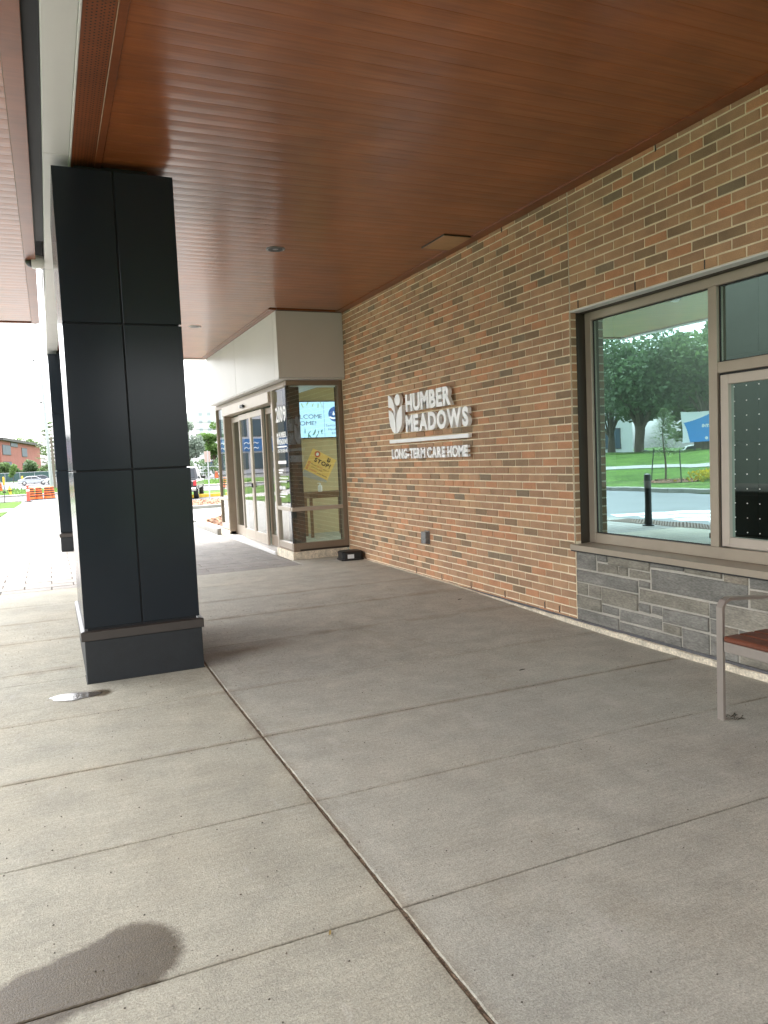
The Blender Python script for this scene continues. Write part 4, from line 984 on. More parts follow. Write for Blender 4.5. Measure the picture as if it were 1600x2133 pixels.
# table, sanitiser, stop poster
tb = thing('console_table', 'slim brown wooden table against the cream lobby wall', 'table', (4.98, 14.3, .07))
mb = MB(); mb.cbox(-.42, -.2, .845, .42, .25, .88, .005); mb.build('table_top', M['tablewood'], tb)
mb = MB(); mb.cbox(-.38, -.165, .76, .38, .215, .8445, .004); mb.build('apron', M['tablewood'], tb)
for x in (-.39, .33):
    for yq in (-.17, .19): mb = MB(); mb.cbox(x, yq, .0, x + .055, yq + .045, .8445, .004); mb.build('leg', M['tablewood'], tb)
bt = MB(); bt.lathe([(.038, 0), (.042, .01), (.042, .10), (.03, .125), (.014, .135), (.014, .15), (.02, .152), (.02, .165)], 14); bt.box(-.05, -.006, .162, .0, .006, .175)
o = bt.build('sanitiser_bottle', M['signwhite'], None, True, (4.86, 14.28, .9505)); tag(o, 'white pump bottle on the lobby table below the stop poster', 'bottle')
po = thing('stop_poster', 'tilted yellow stop poster standing on the lobby table', 'poster')
pex = Vector((.475, 0, -.252)).normalized(); pey = Vector((.26, 0, .45)).normalized(); pey = (pey - pex * pey.dot(pex)).normalized(); PO = Vector((4.613, 14.55, 1.365)); pw, ph = .538, .50
def onp(u, v, off=0): return PO + pex * u + pey * v + Vector((0, -off, 0))
mb = MB(); mb.add([onp(-.0, -.10, 0), onp(pw, -.0, 0), onp(pw, ph, 0), onp(0, ph, 0)] + [onp(-.0, -.10, -.012), onp(pw, 0, -.012), onp(pw, ph, -.012), onp(0, ph, -.012)], [(0, 1, 2, 3), (7, 6, 5, 4), (0, 4, 5, 1), (1, 5, 6, 2), (2, 6, 7, 3), (3, 7, 4, 0)]); mb.build('board', M['poster'], po)
mb = MB(); mb.add([onp(0, -.10, .001), onp(pw, -.005, .001), onp(pw, .045, .001), onp(0, .045, .001)], [(0, 1, 2, 3)]); mb.build('lower_band', M['postergrey'], po)
def ptext(s, u, v, w_, h, m, bold=.0): flat_text('poster_text', s, w_, h, onp(u, v, .002), pex, pey, M[m], po, bold)
ptext('STOP!', .12, .275, .36, .085, 'ink', .04)
ptext('Please', .09, .20, .12, .028, 'ink'); ptext('DO NOT', .23, .20, .12, .028, 'redink', .01); ptext('enter if', .37, .20, .12, .028, 'ink')
ptext('you are sick', .12, .15, .24, .028, 'ink'); ptext('SANITIZE', .09, .085, .17, .028, 'redink', .01); ptext('your hands', .28, .085, .22, .028, 'ink', .01)
def ring_at(u, v, r0, m):
    mb = MB(); n = 20; vv = [onp(u + r_ * math.cos(2 * PI * i / n), v + r_ * math.sin(2 * PI * i / n), .002) for r_ in (r0, r0 * .55) for i in range(n)]; mb.add(vv, [(i, (i + 1) % n, n + (i + 1) % n, n + i) for i in range(n)]); mb.build('poster_ring', M[m], po)
ring_at(.13, .435, .062, 'redink'); ring_at(.045, .215, .024, 'redink'); ring_at(.045, .155, .024, 'redink'); ring_at(.045, .095, .024, 'redink')
mb = MB(); mb.add([onp(.13 + .030 * math.cos(t) , .435 + .034 * math.sin(t), .0025) for t in [2 * PI * i / 12 for i in range(12)]], [tuple(range(12))]); mb.build('poster_hand', M['signwhite'], po)
for q in tulip(onp(.36, .38, .002), .075, .09, 0, pex, pey): q.build('poster_tulip', M['ink'], po)

# ------------------------------------------------------------------ SIGN ON THE BRICK WALL
sg = thing('wall_sign', 'raised white letters reading Humber Meadows long-term care home with tulip emblem', 'sign')
XS = W - .075
def word(s, y0, y1, z0, z1, bold, dep=.045, gap=.08, space=.28):
    for c, q in lettering(s, y0 - y1, z1 - z0, dep, (XS, y0, z0), EX, EY, bold, gap=gap, space=space): q.build('letter', M['letter'], sg)
word('HUMBER', 8.822, 7.634, 2.141, 2.357, .045, gap=.075); word('MEADOWS', 8.838, 7.254, 1.884, 2.096, .045, gap=.075)
word('LONG-TERM CARE HOME', 9.307, 7.294, 1.551, 1.679, .038, .035, .07)
mb = MB(); mb.cbox(XS, 7.266, 1.758, XS + .045, 9.365, 1.803, .002); mb.build('underline_bar', M['letter'], sg)
for q in tulip((XS, 9.355, 1.884), .425, .508, .045, EX, EY): q.build('emblem_petal', M['letter'], sg)
pn = MB()
for (yy_, zz) in ((9.2, 2.1), (9.1, 1.95), (9.0, 2.05), (9.05, 2.28), (9.0, 1.78), (7.6, 1.78), (8.3, 1.78)): pn.tube([(XS + .03, yy_, zz), (W + .01, yy_, zz)], .006, 6)
pn.build('mounting_studs', M['steel'], sg)

# ------------------------------------------------------------------ SMALL THINGS ON AND BY THE WALL
oc = thing('outlet_cover', 'grey metal weatherproof outlet cover on the brick wall below the sign', 'outlet', (W - .002, 8.50, .565))
mb = MB(); pts = [(0, -.06), (-.05, -.055), (-.07, -.03), (-.072, .03), (-.05, .055), (0, .06)]; mb.prism([(p[0], p[1]) for p in pts][::-1], -.075, .07); mb.build('cover', M['grey_metal'], oc, True)
mb = MB(); mb.cbox(-.004, -.068, -.085, .004, .068, .08, .002); mb.build('back_plate', M['grey_metal'], oc)
bs = thing('bait_station', 'black plastic bait box with white label in the corner by the vestibule', 'bait box', (4.08, 10.74, .063), rz=math.radians(-4))
bs_pts = [(-.16, -.13), (-.12, -.15), (.12, -.15), (.16, -.12), (.16, .10), (.10, .14), (-.10, .14), (-.16, .10)]
mb = MB(); mb.prism([(p[0] * 1.1, p[1] * 1.1) for p in bs_pts], 0, .022); mb.build('tray', M['black'], bs)
mb = MB(); mb.prism(bs_pts, .022, .10); mb.build('body', M['black'], bs)
mb = MB(); n = 8; vv = [(p[0] * f, p[1] * f, z) for f, z in ((1.03, .1005), (1.03, .118), (.88, .135)) for p in bs_pts]; mb.add(vv, [(k * 8 + i, k * 8 + (i + 1) % 8, k * 8 + 8 + (i + 1) % 8, k * 8 + 8 + i) for k in range(2) for i in range(8)] + [tuple(range(16, 24)), tuple(reversed(range(8)))]); mb.build('lid', M['black'], bs)
mb = MB(); mb.box(-.085, -.1515, .03, .015, -.1505, .092); mb.build('label', M['signwhite'], bs)

# bench
bn = thing('bench', 'metal framed bench with red brown wood seat by the stone base', 'bench', (3.43, 3.19, 0))
def loop(yc, name='end_frame'):
    mb = MB(); w_, d_ = .044, .018                       # flat bar hoop in the x-z plane: width along y... depth along x
    prof = [(.0, -.0), (.0, .655), (.022, .688), (.055, .70), (.43, .672), (.462, .655), (.475, .62), (.475, .0)]
    n = len(prof); vv = []
    for i, p in enumerate(prof):
        a = Vector(prof[max(i - 1, 0)]); b = Vector(prof[min(i + 1, n - 1)]); t = (b - a).normalized(); nn = Vector((-t.y, t.x))
        for sx_, sy_ in ((-1, -1), (1, -1), (1, 1), (-1, 1)): vv.append((p[0] + nn.x * sx_ * d_ / 2 + .02, yc + sy_ * w_ / 2, p[1] + nn.y * sx_ * d_ / 2))
    mb.add(vv, [(i * 4 + k, i * 4 + (k + 1) % 4, i * 4 + 4 + (k + 1) % 4, i * 4 + 4 + k) for i in range(n - 1) for k in range(4)] + [(3, 2, 1, 0), tuple(range(n * 4 - 4, n * 4))])
    return mb.build(name, M['benchmetal'], bn)
loop(.0); loop(-1.55)
for x in (.012, .43): mb = MB(); mb.cbox(x, -1.52, .405, x + .03, -.027, .463, .003); mb.build('rail', M['benchmetal'], bn)
mb = MB(); mb.cbox(.0425, -.036, .43, .4295, -.008, .475, .003); mb.build('end_rail', M['benchmetal'], bn)
for k in range(4):
    mb = MB(); x0 = .004 + k * .116; mb.cbox(x0, -1.515, .4645 if k else .4645, x0 + .110, -.03, .497, .009); mb.build('seat_board', M['benchwood'], bn)
wd_ = MB(); wr = random.Random(8)
for k in range(16):
    a = wr.uniform(0, PI * 2); l = wr.uniform(.03, .085); x, y = 3.52 + wr.uniform(-.02, .03), 3.16 + wr.uniform(-.03, .03); c, s = math.cos(a) * l, math.sin(a) * l * .6
    wd_.add([(x, y, .002), (x + c * .5 - s * .06, y + s * .5 + c * .06, .018), (x + c, y + s, .008), (x + c * .5 + s * .06, y + s * .5 - c * .06, .014)], [(0, 1, 2, 3)])
tag(wd_.build('dry_weed', M['weed']), 'small dark dry weed at the foot of the bench leg', 'weed')
# fallen scraps on the slabs
def scrap(name, x, y, l, a, m, label, cat, grp=None):
    mb = MB(); n = 8; z = ground_z(x, y) + .003; c, s = math.cos(a), math.sin(a); top = []
    for i in range(n):
        t = 2 * PI * i / n; u, v = l * math.cos(t), l * .28 * math.sin(t) * (1 - .3 * math.cos(t)); top.append((x + c * u - s * v, y + s * u + c * v, z + .004 + .35 * abs(v)))
    mb.add(top + [(p[0], p[1], p[2] - .002) for p in top], [tuple(range(n)), tuple(reversed(range(n, 2 * n)))]); return tag(mb.build(name, M[m]), label, cat, grp)
scrap('fallen_leaf', .98 - .22, 2.40 - .04, .014, 1.2, 'dryleaf', 'tiny yellow leaf on the slab left of the long joint', 'leaf')
scrap('fallen_leaf', 3.05, 4.62, .03, .15, 'weed', 'thin dark curled leaf on the slab before the stone base', 'leaf')
scrap('fallen_leaf', 3.9, 7.05, .035, .4, 'weed', 'dark scrap of leaf on the far slabs near the wall', 'leaf')
gr = MB(); g2 = random.Random(13)
for k in range(900):
    x, y = g2.uniform(-.8, 4.0), g2.uniform(1.0, 8.5); s = g2.uniform(.0012, .0050); z = ground_z(x, y)
    gr.add([(x - s, y, z + .0005), (x, y - s * .8, z + .0005), (x + s, y + s * .2, z + .0005), (x, y + s, z + .0005), (x, y, z + s * 1.2)], [(0, 1, 4), (1, 2, 4), (2, 3, 4), (3, 0, 4)])
stuff(gr.build('grit', mat('grit', (.10, .085, .065), .9, var=.4, vscale=30)))

# ------------------------------------------------------------------ BEYOND: street furniture
def barrel_proto():
    t = thing('traffic_barrel', 'x', 'traffic barrel', (0, 0, 0), 'orange and black construction barrels')
    mb = MB(); mb.lathe([(.36, 0), (.36, .05), (.30, .07)], 20); mb.build('rubber_base', M['rubber'], t, True)
    prof = [(.29, .06), (.285, .20), (.27, .21), (.27, .38), (.255, .39), (.255, .56), (.24, .57), (.24, .74), (.225, .75), (.225, .92), (.20, .96)]
    mb = MB(); mb.lathe(prof, 20); mb.build('drum', M['orange'], t, True)
    for z0, z1, r_ in ((.24, .34, .2715), (.43, .53, .2565), (.61, .71, .2415), (.79, .89, .2265)):
        mb = MB(); mb.lathe([(r_, z0), (r_ - .001, z1)], 20); mb.build('band', M['blackband'], t, True)
    return t
bp = barrel_proto()
bl = [((-1.37, 65.1), 'orange barrel directly behind the red channelizer post'), ((-.84, 65.4), 'orange barrel standing alone between the channelizer and the barrel pair'), ((-.22, 65.6), 'left barrel of the touching pair left of the far column'),
      ((.05, 66.0), 'right barrel of the touching pair left of the far column'), ((-5.45, 101), 'orange barrel across the road at the left edge of the photo'), ((23.1, 115.8), 'orange barrel on the far verge under the silvery tree'),
      ((-6.9, 60), 'orange barrel at the kerb reflected in the door glass'), ((-7.6, 68), 'orange barrel in the road reflected in the sidelight'), ((-8.4, 76), 'orange barrel on the far lane reflected in the doors')]
for i, ((x, y), lb) in enumerate(bl):
    z = ground_z(x, y)
    if i == 0: bp.location = (x, y, z); bp['label'] = lb
    else: dup(bp, (x, y, z), .3 * i, lb)
ch = thing('channelizer_post', 'red orange channelizer post with handle at the end of the walk', 'traffic post', (-1.51, 61.7, -.64))
mb = MB(); mb.lathe([(.30, 0), (.30, .05), (.12, .08)], 14); mb.build('base', M['rubber'], ch, True)
mb = MB(); mb.lathe([(.13, .06), (.11, .25), (.105, .95), (.06, 1.05), (.06, 1.12), (.10, 1.14), (.10, 1.20), (.05, 1.24)], 16); mb.build('post', M['red'], ch, True)
mb = MB(); mb.lathe([(.112, .78), (.108, .92)], 16); mb.build('reflective_band', M['signwhite'], ch, True)
hy = thing('fire_hydrant', 'yellow fire hydrant on the grass across the road', 'fire hydrant', (-3.64, 83.65, -.64))
mb = MB(); mb.lathe([(.19, 0), (.19, .06), (.13, .08), (.13, .5), (.16, .52), (.16, .56), (.13, .6), (.09, .72), (.04, .78), (.04, .86), (.01, .86)], 14); mb.build('barrel', M['yellow'], hy, True)
mb = MB(); mb.lathe([(.07, -.24), (.07, .24)], 10, (0, 0, .45), 'x'); mb.lathe([(.09, -.22), (.09, -.1)], 10, (0, 0, .40), 'y'); mb.build('outlet', M['blackband'], hy)
st = MB(); st.tube([(-3.11, 62.2, -.7), (-3.05, 62.2, .55)], .025, 6); st.cbox(-3.2, 62.18, .1, -2.95, 62.2, .2, .005)
tag(st.build('marker_stake', M['stake']), 'thin dark marker stake on the verge left of the barrels', 'stake')
for k, (x, y) in enumerate(((-4.4, 150), (-7.4, 150))):
    mb = MB(); mb.lathe([(.16, 0), (.16, 1.3), (.1, 1.42), (.02, 1.45)], 10, (x, y, -.64))
    tag(mb.build('bollard_yellow', M['yellow'], None, True), ['yellow bollard in the lot left of the dark parked car', 'yellow bollard in the lot near the left edge of the photo'][k], 'bollard', 'yellow bollards in the far parking lot')

# bollard, by the lane (seen in the window)
mb = MB(); mb.lathe([(.10, 0), (.10, .02), (.066, .03), (.066, .93), (.060, .965), (.03, .98), (.001, .985)], 20, (-1.43, 11.23, ground_z(-1.43, 11.2)))
tag(mb.build('bollard', M['black'], None, True), 'black bollard at the lane edge, mirrored in the wide window', 'bollard')

# ------------------------------------------------------------------ vehicles
def wheel(t, x, y, r_=.33, w_=.22):
    mb = MB(); mb.lathe([(r_ * .62, -w_ / 2), (r_ * .95, -w_ / 2), (r_, -w_ / 2 + .03), (r_, w_ / 2 - .03), (r_ * .95, w_ / 2), (r_ * .62, w_ / 2)], 22, (0, 0, 0), 'y')
    o = mb.build('wheel', M['rubber'], t, True, (x, y, r_))
    mb = MB(); s = 1 if y > 0 else -1; mb.lathe([(r_ * .62, -w_ / 2 + .01), (r_ * .6, w_ / 2 + .005), (r_ * .2, w_ / 2 + .012)] if s > 0 else [(r_ * .2, -w_ / 2 - .012), (r_ * .6, -w_ / 2 - .005), (r_ * .62, w_ / 2 - .01)], 14, (0, 0, 0), 'y'); mb.build('rim', M['chrome'], o, True)
def car(name, label, loc, rz, paint, style='sedan', grp='cars parked across the road', cat='car'):
    """x forward, body centred"""
    t = thing(name, label, cat, loc, grp, rz)
    if style == 'sedan':
        low = [(-2.25, .34), (-2.3, .62), (-2.22, .90), (-1.6, .98), (-.9, .96), (.75, .93), (1.6, .84), (2.15, .70), (2.28, .52), (2.22, .30)]
        roof = [(-1.75, .95), (-1.05, 1.36), (-.6, 1.44), (.1, 1.44), (.45, 1.36), (1.2, .90)]; r_ = .33
    elif style == 'suv':
        low = [(-2.2, .36), (-2.28, .7), (-2.2, 1.08), (-1.0, 1.08), (1.0, 1.04), (1.9, .98), (2.2, .8), (2.26, .5), (2.2, .34)]
        roof = [(-2.12, 1.06), (-1.85, 1.62), (-1.5, 1.72), (.0, 1.72), (.4, 1.62), (1.05, 1.02)]; r_ = .37
    hw = .88
    def loft(prof, w0, w1, zsplit):
        mb = MB(); n = len(prof); vv = []
        for s in (-1, 1):
            for k, p in enumerate(prof):
                f = w0 if p[1] < zsplit else w1; vv.append((p[0], s * f, p[1]))
        mb.add(vv, [tuple(range(n)), tuple(reversed(range(n, 2 * n)))] + [((i + 1) % n, i, n + i, n + (i + 1) % n) for i in range(n)]); return mb
    b = loft(low, hw, hw * .95, .8).build('body', paint, t)
    bv = b.modifiers.new('round', 'BEVEL'); bv.width = .07; bv.segments = 2; bv.limit_method = 'ANGLE'; bv.angle_limit = .6
    mb = MB(); n = len(roof); vv = []
    zb = roof[0][1]; zt = max(p[1] for p in roof)
    for s in (-1, 1):
        for p in roof: vv.append((p[0], s * (hw * .93 - (p[1] - zb) / (zt - zb) * .17), p[1]))
    mb.add(vv, [tuple(range(n)), tuple(reversed(range(n, 2 * n)))] + [((i + 1) % n, i, n + i, n + (i + 1) % n) for i in range(n)])
    cabin = mb.build('cabin', paint, t); bv = cabin.modifiers.new('round', 'BEVEL'); bv.width = .05; bv.segments = 2; bv.limit_method = 'ANGLE'; bv.angle_limit = .5
    # side windows, windscreen, rear glass
    for s in (-1, 1):
        for (xa, xb, xc, xd) in (((roof[1][0] + .1, -.32, -.32, roof[0][0] + .35)), ((-.26, roof[4][0] - .05, roof[5][0] - .38, -.26))):
            z1, z0 = zt - .13, zb + .06; yw = lambda z: s * (hw * .93 - (z - zb) / (zt - zb) * .17 + .006)
            mb = MB(); mb.add([(xd, yw(z0), z0), (xc, yw(z0), z0), (xb, yw(z1), z1), (xa, yw(z1), z1)], [(0, 1, 2, 3) if s < 0 else (3, 2, 1, 0)]); mb.build('side_window', M['carglass'], t)
    for (a, b2, nm) in ((roof[5], roof[4], 'windscreen'), (roof[0], roof[1], 'rear_window')):
        d = Vector((b2[0] - a[0], b2[1] - a[1])); nx, nz = (d.y, -d.x) if nm == 'windscreen' else (-d.y, d.x); l = math.hypot(nx, nz); nx, nz = nx / l * .008, nz / l * .008
        mb = MB(); q = lambda f, s: (a[0] + d.x * f + nx, s * (hw * .90 - f * .17) * .93, a[1] + d.y * f + nz)
        mb.add([q(.1, -1), q(.1, 1), q(.9, 1), q(.9, -1)], [(0, 1, 2, 3)]); mb.build(nm, M['carglass'], t)
    for s in (-1, 1):
        mb = MB(); mb.cbox(-2.27, s * .82, .68, -2.12, s * .52, .84, .02); mb.build('tail_light', M['taillight'], t)
        mb = MB(); mb.cbox(2.02, s * .83, .58, 2.2, s * .5, .72, .02); mb.build('headlight', M['signwhite'], t)
        mb = MB(); mb.cbox(.95, s * .84, .93, 1.1, s * 1.0, 1.04, .03); mb.build('mirror', paint, t)
    for x in (-1.35, 1.38):
        for s in (-1, 1): wheel(t, x, s * .79, r_)
    return t
car('silver_sedan', 'silver sedan parked side on across the road', (-2.35, 134.5, -.64), 0.03, M['carsilver'])
car('dark_car', 'dark blue car parked behind the silver sedan', (-1.2, 152, -.64), 0.0, M['cardark'])
car('white_suv', 'white vehicle half hidden by the utility pole right of the silver sedan', (1.6, 131, -.64), PI * .92, M['carwhite'], 'suv')
car('dark_suv', 'dark vehicle cut off by the left edge of the photo', (-9.6, 140, -.64), .1, M['cardark'], 'suv')
car('parked_car', 'dark car parked beyond the lawn trees, mirrored in the window', (-50.5, 66, -.45), .6, M['cardark'], 'sedan', 'cars mirrored in the glass')
car('parked_car', 'white car parked farther along beyond the lawn, mirrored in the window', (-56, 64, -.4), .6, M['carwhite'], 'suv', 'cars mirrored in the glass')
# pickup
pk = thing('pickup_truck', 'black pickup truck seen from behind at the yellow kerb', 'pickup truck', (7.6, 48.2, -.47), None, PI / 2 - math.radians(15))
mb = MB(); mb.cbox(-2.8, -.98, .55, 2.75, .98, 1.12, .08); mb.build('body', M['carblack'], pk)
mb = MB(); vv = []
for s in (-1, 1):
    for p in ((-.95, 1.10), (-.75, 1.86), (-.5, 1.93), (.45, 1.93), (.75, 1.84), (1.35, 1.12)): vv.append((p[0], s * (.95 - (p[1] - 1.1) * .2), p[1]))
mb.add(vv, [(0, 1, 2, 3, 4, 5), (11, 10, 9, 8, 7, 6)] + [((i + 1) % 6, i, 6 + i, 6 + (i + 1) % 6) for i in range(6)]); cb = mb.build('cab', M['carblack'], pk); bv = cb.modifiers.new('round', 'BEVEL'); bv.width = .05; bv.segments = 2
mb = MB(); mb.add([(-.94, -.75, 1.25), (-.94, .75, 1.25), (-.80, .68, 1.78), (-.80, -.68, 1.78)], [(3, 2, 1, 0)]); mb.build('rear_window', M['carglass'], pk)
for s in (-1, 1):
    mb = MB(); mb.add([(-.7, s * .935, 1.2), (1.0, s * .935, 1.2), (.55, s * .815, 1.78), (-.6, s * .815, 1.78)], [(0, 1, 2, 3)]); mb.build('side_window', M['carglass'], pk)
    mb = MB(); mb.cbox(-2.82, s * .98, .80, -2.70, s * .80, 1.10, .02); mb.build('tail_light', M['taillight'], pk)
    mb = MB(); mb.cbox(.75, s * .98, 1.15, .92, s * 1.24, 1.36, .04); mb.build('mirror', M['carblack'], pk)
    mb = MB(); mb.cbox(-2.75, s * .99, 1.12, -.97, s * .9, 1.17, .02); mb.build('bed_rail', M['carblack'], pk)
for x in (-1.75, 1.85):
    for s in (-1, 1): wheel(pk, x, s * .86, .40, .27)
mb = MB(); mb.cbox(-2.95, -.95, .50, -2.805, .95, .70, .03); mb.build('bumper', M['chrome'], pk)
mb = MB(); mb.cbox(-2.815, -.74, .72, -2.803, .74, 1.09, .004); mb.build('tailgate', M['carblack'], pk)

# ------------------------------------------------------------------ sign post, utility pole, fence
sp = thing('street_sign', 'back of a pinkish brown sign plate on a thin grey post', 'street sign', (7.67, 40.6, -.33))
mb = MB(); mb.tube([(0, 0, -.1), (.02, 0, 2.6)], .032, 8); mb.build('post', M['galv'], sp)
mb = MB(); mb.cbox(-.16, -.012, 2.0, .16, .0, 2.56, .004); mb.build('plate', M['signback'], sp)
up = thing('utility_pole', 'tall grey concrete utility pole with wires left of the far column', 'utility pole', (.2, 96.6, -.64))
mb = MB(); mb.tube([(0, 0, -.2), (-.1, 0, 6), (-.25, 0, 15.5)], [.21, .17, .10], 12); mb.build('shaft', M['galv'], up, True)
mb = MB()
for z, l in ((8.5, .35), (9.9, .9), (10.6, .6), (13.5, .7)): mb.tube([(-.2, 0, z), (-.2 - l, 0, z + .12)], .05, 6)
mb.build('bracket_arm', M['galv'], up)
for z in (9.9, 13.7, 14.6):
    mb = MB(); mb.lathe([(.04, 0), (.12, .04), (.06, .1), (.12, .14), (.05, .26)], 8, (-.45 - (z - 9.9) * .1, 0, z + .05)); mb.build('insulator', M['stake'], up)
wp = MB(); wp.tube([(.55, 96, -.8), (.5, 96, 5.4)], [.16, .12], 10); tag(wp.build('wooden_pole', M['wood_pole'], None, True), 'weathered wooden pole right against the utility pole', 'pole')
def wire(name, a, b, sag, label, r_=.02):
    a, b = Vector(a), Vector(b); mb = MB(); mb.tube([a.lerp(b, i / 16) - Vector((0, 0, sag * 4 * (i / 16) * (1 - i / 16))) for i in range(17)], r_, 5)
    return tag(mb.build(name, M['stake']), label, 'cable', 'overhead wires at the street')
wire('overhead_wire', (-.2, 96.6, 9.4), (-38, 99, 9.2), .5, 'overhead wire running left from the utility pole', .035)
wire('overhead_wire', (14, 110, 7.6), (60, 104, 7.9), .5, 'upper wire crossing in front of the silvery tree', .03)
wire('overhead_wire', (14, 110, 6.6), (60, 104, 6.6), .5, 'lower wire crossing in front of the silvery tree', .03)
fc = thing('mesh_fence', 'long chain link fence with green mesh across the parking lot', 'fence', (0, 190, -.64))
mb = MB(); mb.box(-60, -.01, .1, 30, .01, 1.95); mb.build('mesh', M['fence'], fc)
mb = MB(); mb.tube([(-60, 0, 2.0), (30, 0, 2.0)], .05, 6)
mb.build('top_rail', M['galv'], fc)
for k in range(31): mb = MB(); mb.tube([(-60 + 3 * k, 0, 0), (-60 + 3 * k, 0, 2.1)], .05, 6); mb.build('fence_post', M['galv'], fc)
fc2 = thing('mesh_fence', 'pale chain link fence behind the grass under the silvery tree', 'fence', (0, 107, -.64))
for k in range(18): mb = MB(); mb.tube([(12 + 2.5 * k, 0, 0), (12 + 2.5 * k, 0, 1.8)], .035, 6); mb.build('fence_post', M['galv'], fc2)
mb = MB(); mb.tube([(12, 0, 1.8), (54, 0, 1.8)], .03, 6); mb.tube([(12, 0, 1.0), (54, 0, 1.0)], .02, 6); mb.build('rail', M['galv'], fc2)

# ------------------------------------------------------------------ buildings
def building_quad(t, A, B, z0, z1, m, wins=(), thick=12, hand=1, wm='farwin', fm='roofdark'):
    """wall from A to B (xy) with a volume behind; wins = (u0,u1,v0,v1) in metres along AB and up"""
    A, B = Vector(A), Vector(B); d = (B - A).normalized(); n = Vector((d.y, -d.x)) * hand; L_ = (B - A).length
    mb = MB(); mb.add([(p.x, p.y, z) for z in (z0, z1) for p in (A, B, B - n * thick, A - n * thick)], [(0, 1, 5, 4), (1, 2, 6, 5), (2, 3, 7, 6), (3, 0, 4, 7), (4, 5, 6, 7)]); mb.build('wall', m, t)
    for (u0, u1, v0, v1) in wins:
        mb = MB(); P = lambda u, v, o: (A.x + d.x * u + n.x * o, A.y + d.y * u + n.y * o, v)
        mb.add([P(u0, v0, .0), P(u1, v0, .0), P(u1, v1, .0), P(u0, v1, .0), P(u0, v0, .12), P(u1, v0, .12), P(u1, v1, .12), P(u0, v1, .12)], [(4, 5, 6, 7), (0, 1, 5, 4), (1, 2, 6, 5), (2, 3, 7, 6), (3, 0, 4, 7)]); f = mb.build('window', M[fm], t)
        mb = MB(); e = .15; mb.add([P(u0 + e, v0 + e, .13), P(u1 - e, v0 + e, .13), P(u1 - e, v1 - e, .13), P(u0 + e, v1 - e, .13)], [(0, 1, 2, 3)]); mb.build('pane', M[wm], f)
    return d, n
rb = thing('red_brick_building', 'three storey red brick apartment block beyond the fence', 'building')
A, B = (-10.6, 213), (-2.2, 278)
d, n = building_quad(rb, A, B, -.6, 9.6, M['redbrick'], [(2, 13, 6.0, 8.6), (13.5, 24, 8.3, 9.5), (30, 39, 5.8, 8.4), (2, 13, 1.5, 4.3), (30, 39, 1.5, 4.0)], 25)
mb = MB(); P = lambda u, o, z: (A[0] + d.x * u + n.x * o, A[1] + d.y * u + n.y * o, z)
mb.add([P(-1, .9, 9.6), P(67, .9, 9.6), P(67, -26, 9.6), P(-1, -26, 9.6), P(-1, .9, 10.25), P(67, .9, 10.25), P(67, -26, 10.25), P(-1, -26, 10.25)], [(0, 1, 5, 4), (1, 2, 6, 5), (2, 3, 7, 6), (3, 0, 4, 7), (4, 5, 6, 7), (3, 2, 1, 0)]); mb.build('roof', M['roofdark'], rb)
at = thing('apartment_tower', 'pale distant apartment tower behind the silvery tree', 'building')
wins = [(u, u + 1.6, z, z + 1.5) for z in range(2, 22, 3) for u in (1, 4.2, 7.4, 10.6)]
building_quad(at, (53.5, 302), (67.5, 300), -2, 23.5, M['pale'], wins, 12, 1, 'palewin', 'pale')
building_quad(at, (47.5, 310), (53.4, 309), -2, 21.5, M['pale'], [], 8)
lb_ = thing('low_white_building', 'low pale building between the street trees at the right', 'building')
building_quad(lb_, (27, 150), (38, 150), -1, 3.2, M['pale'], [(1, 3, .5, 2), (5, 8, .5, 2)], 8)
sf = thing('storefront_building', 'dark glazed commercial building with blue band, mirrored in the doors', 'building')
wins = [(u, u + 3.4, .2, 3.2) for u in range(1, 30, 4)] + [(u, u + 3.4, 6.2, 9.4) for u in range(1, 30, 4)]
d, n = building_quad(sf, (-44, 141), (-12, 139), -.6, 17, M['palelav'], wins, 14, 1)
mb = MB(); P = lambda u, o, z: (-44 + d.x * u + n.x * o, 141 + d.y * u + n.y * o, z)
mb.add([P(.3, .3, 3.5), P(31.7, .3, 3.5), P(31.7, .3, 5.8), P(.3, .3, 5.8), P(.3, .0, 3.5), P(31.7, .0, 3.5), P(31.7, 0, 5.8), P(.3, 0, 5.8)], [(0, 1, 2, 3), (1, 5, 6, 2), (3, 2, 6, 7), (4, 0, 3, 7), (0, 4, 5, 1)]); mb.build('blue_band', M['navy'], sf)
mb = MB(); k = random.Random(6)
for u0 in (9, 15, 21):
    for z in (5.0, 4.1): mb.tube([P(u0 + .25 * i, .36, z + .16 * math.sin(i * 1.9 + u0)) for i in range(12)], .09, 5)
mb.build('band_script', M['signwhite'], sf)
pb2 = thing('low_commercial_building', 'low pale building beyond the lawn trees, mirrored in the window', 'building')
building_quad(pb2, (-80, 100), (-44, 112), -1, 6.5, M['pale'], [(u, u + 3, 1, 4.5) for u in range(2, 38, 5)], 12)

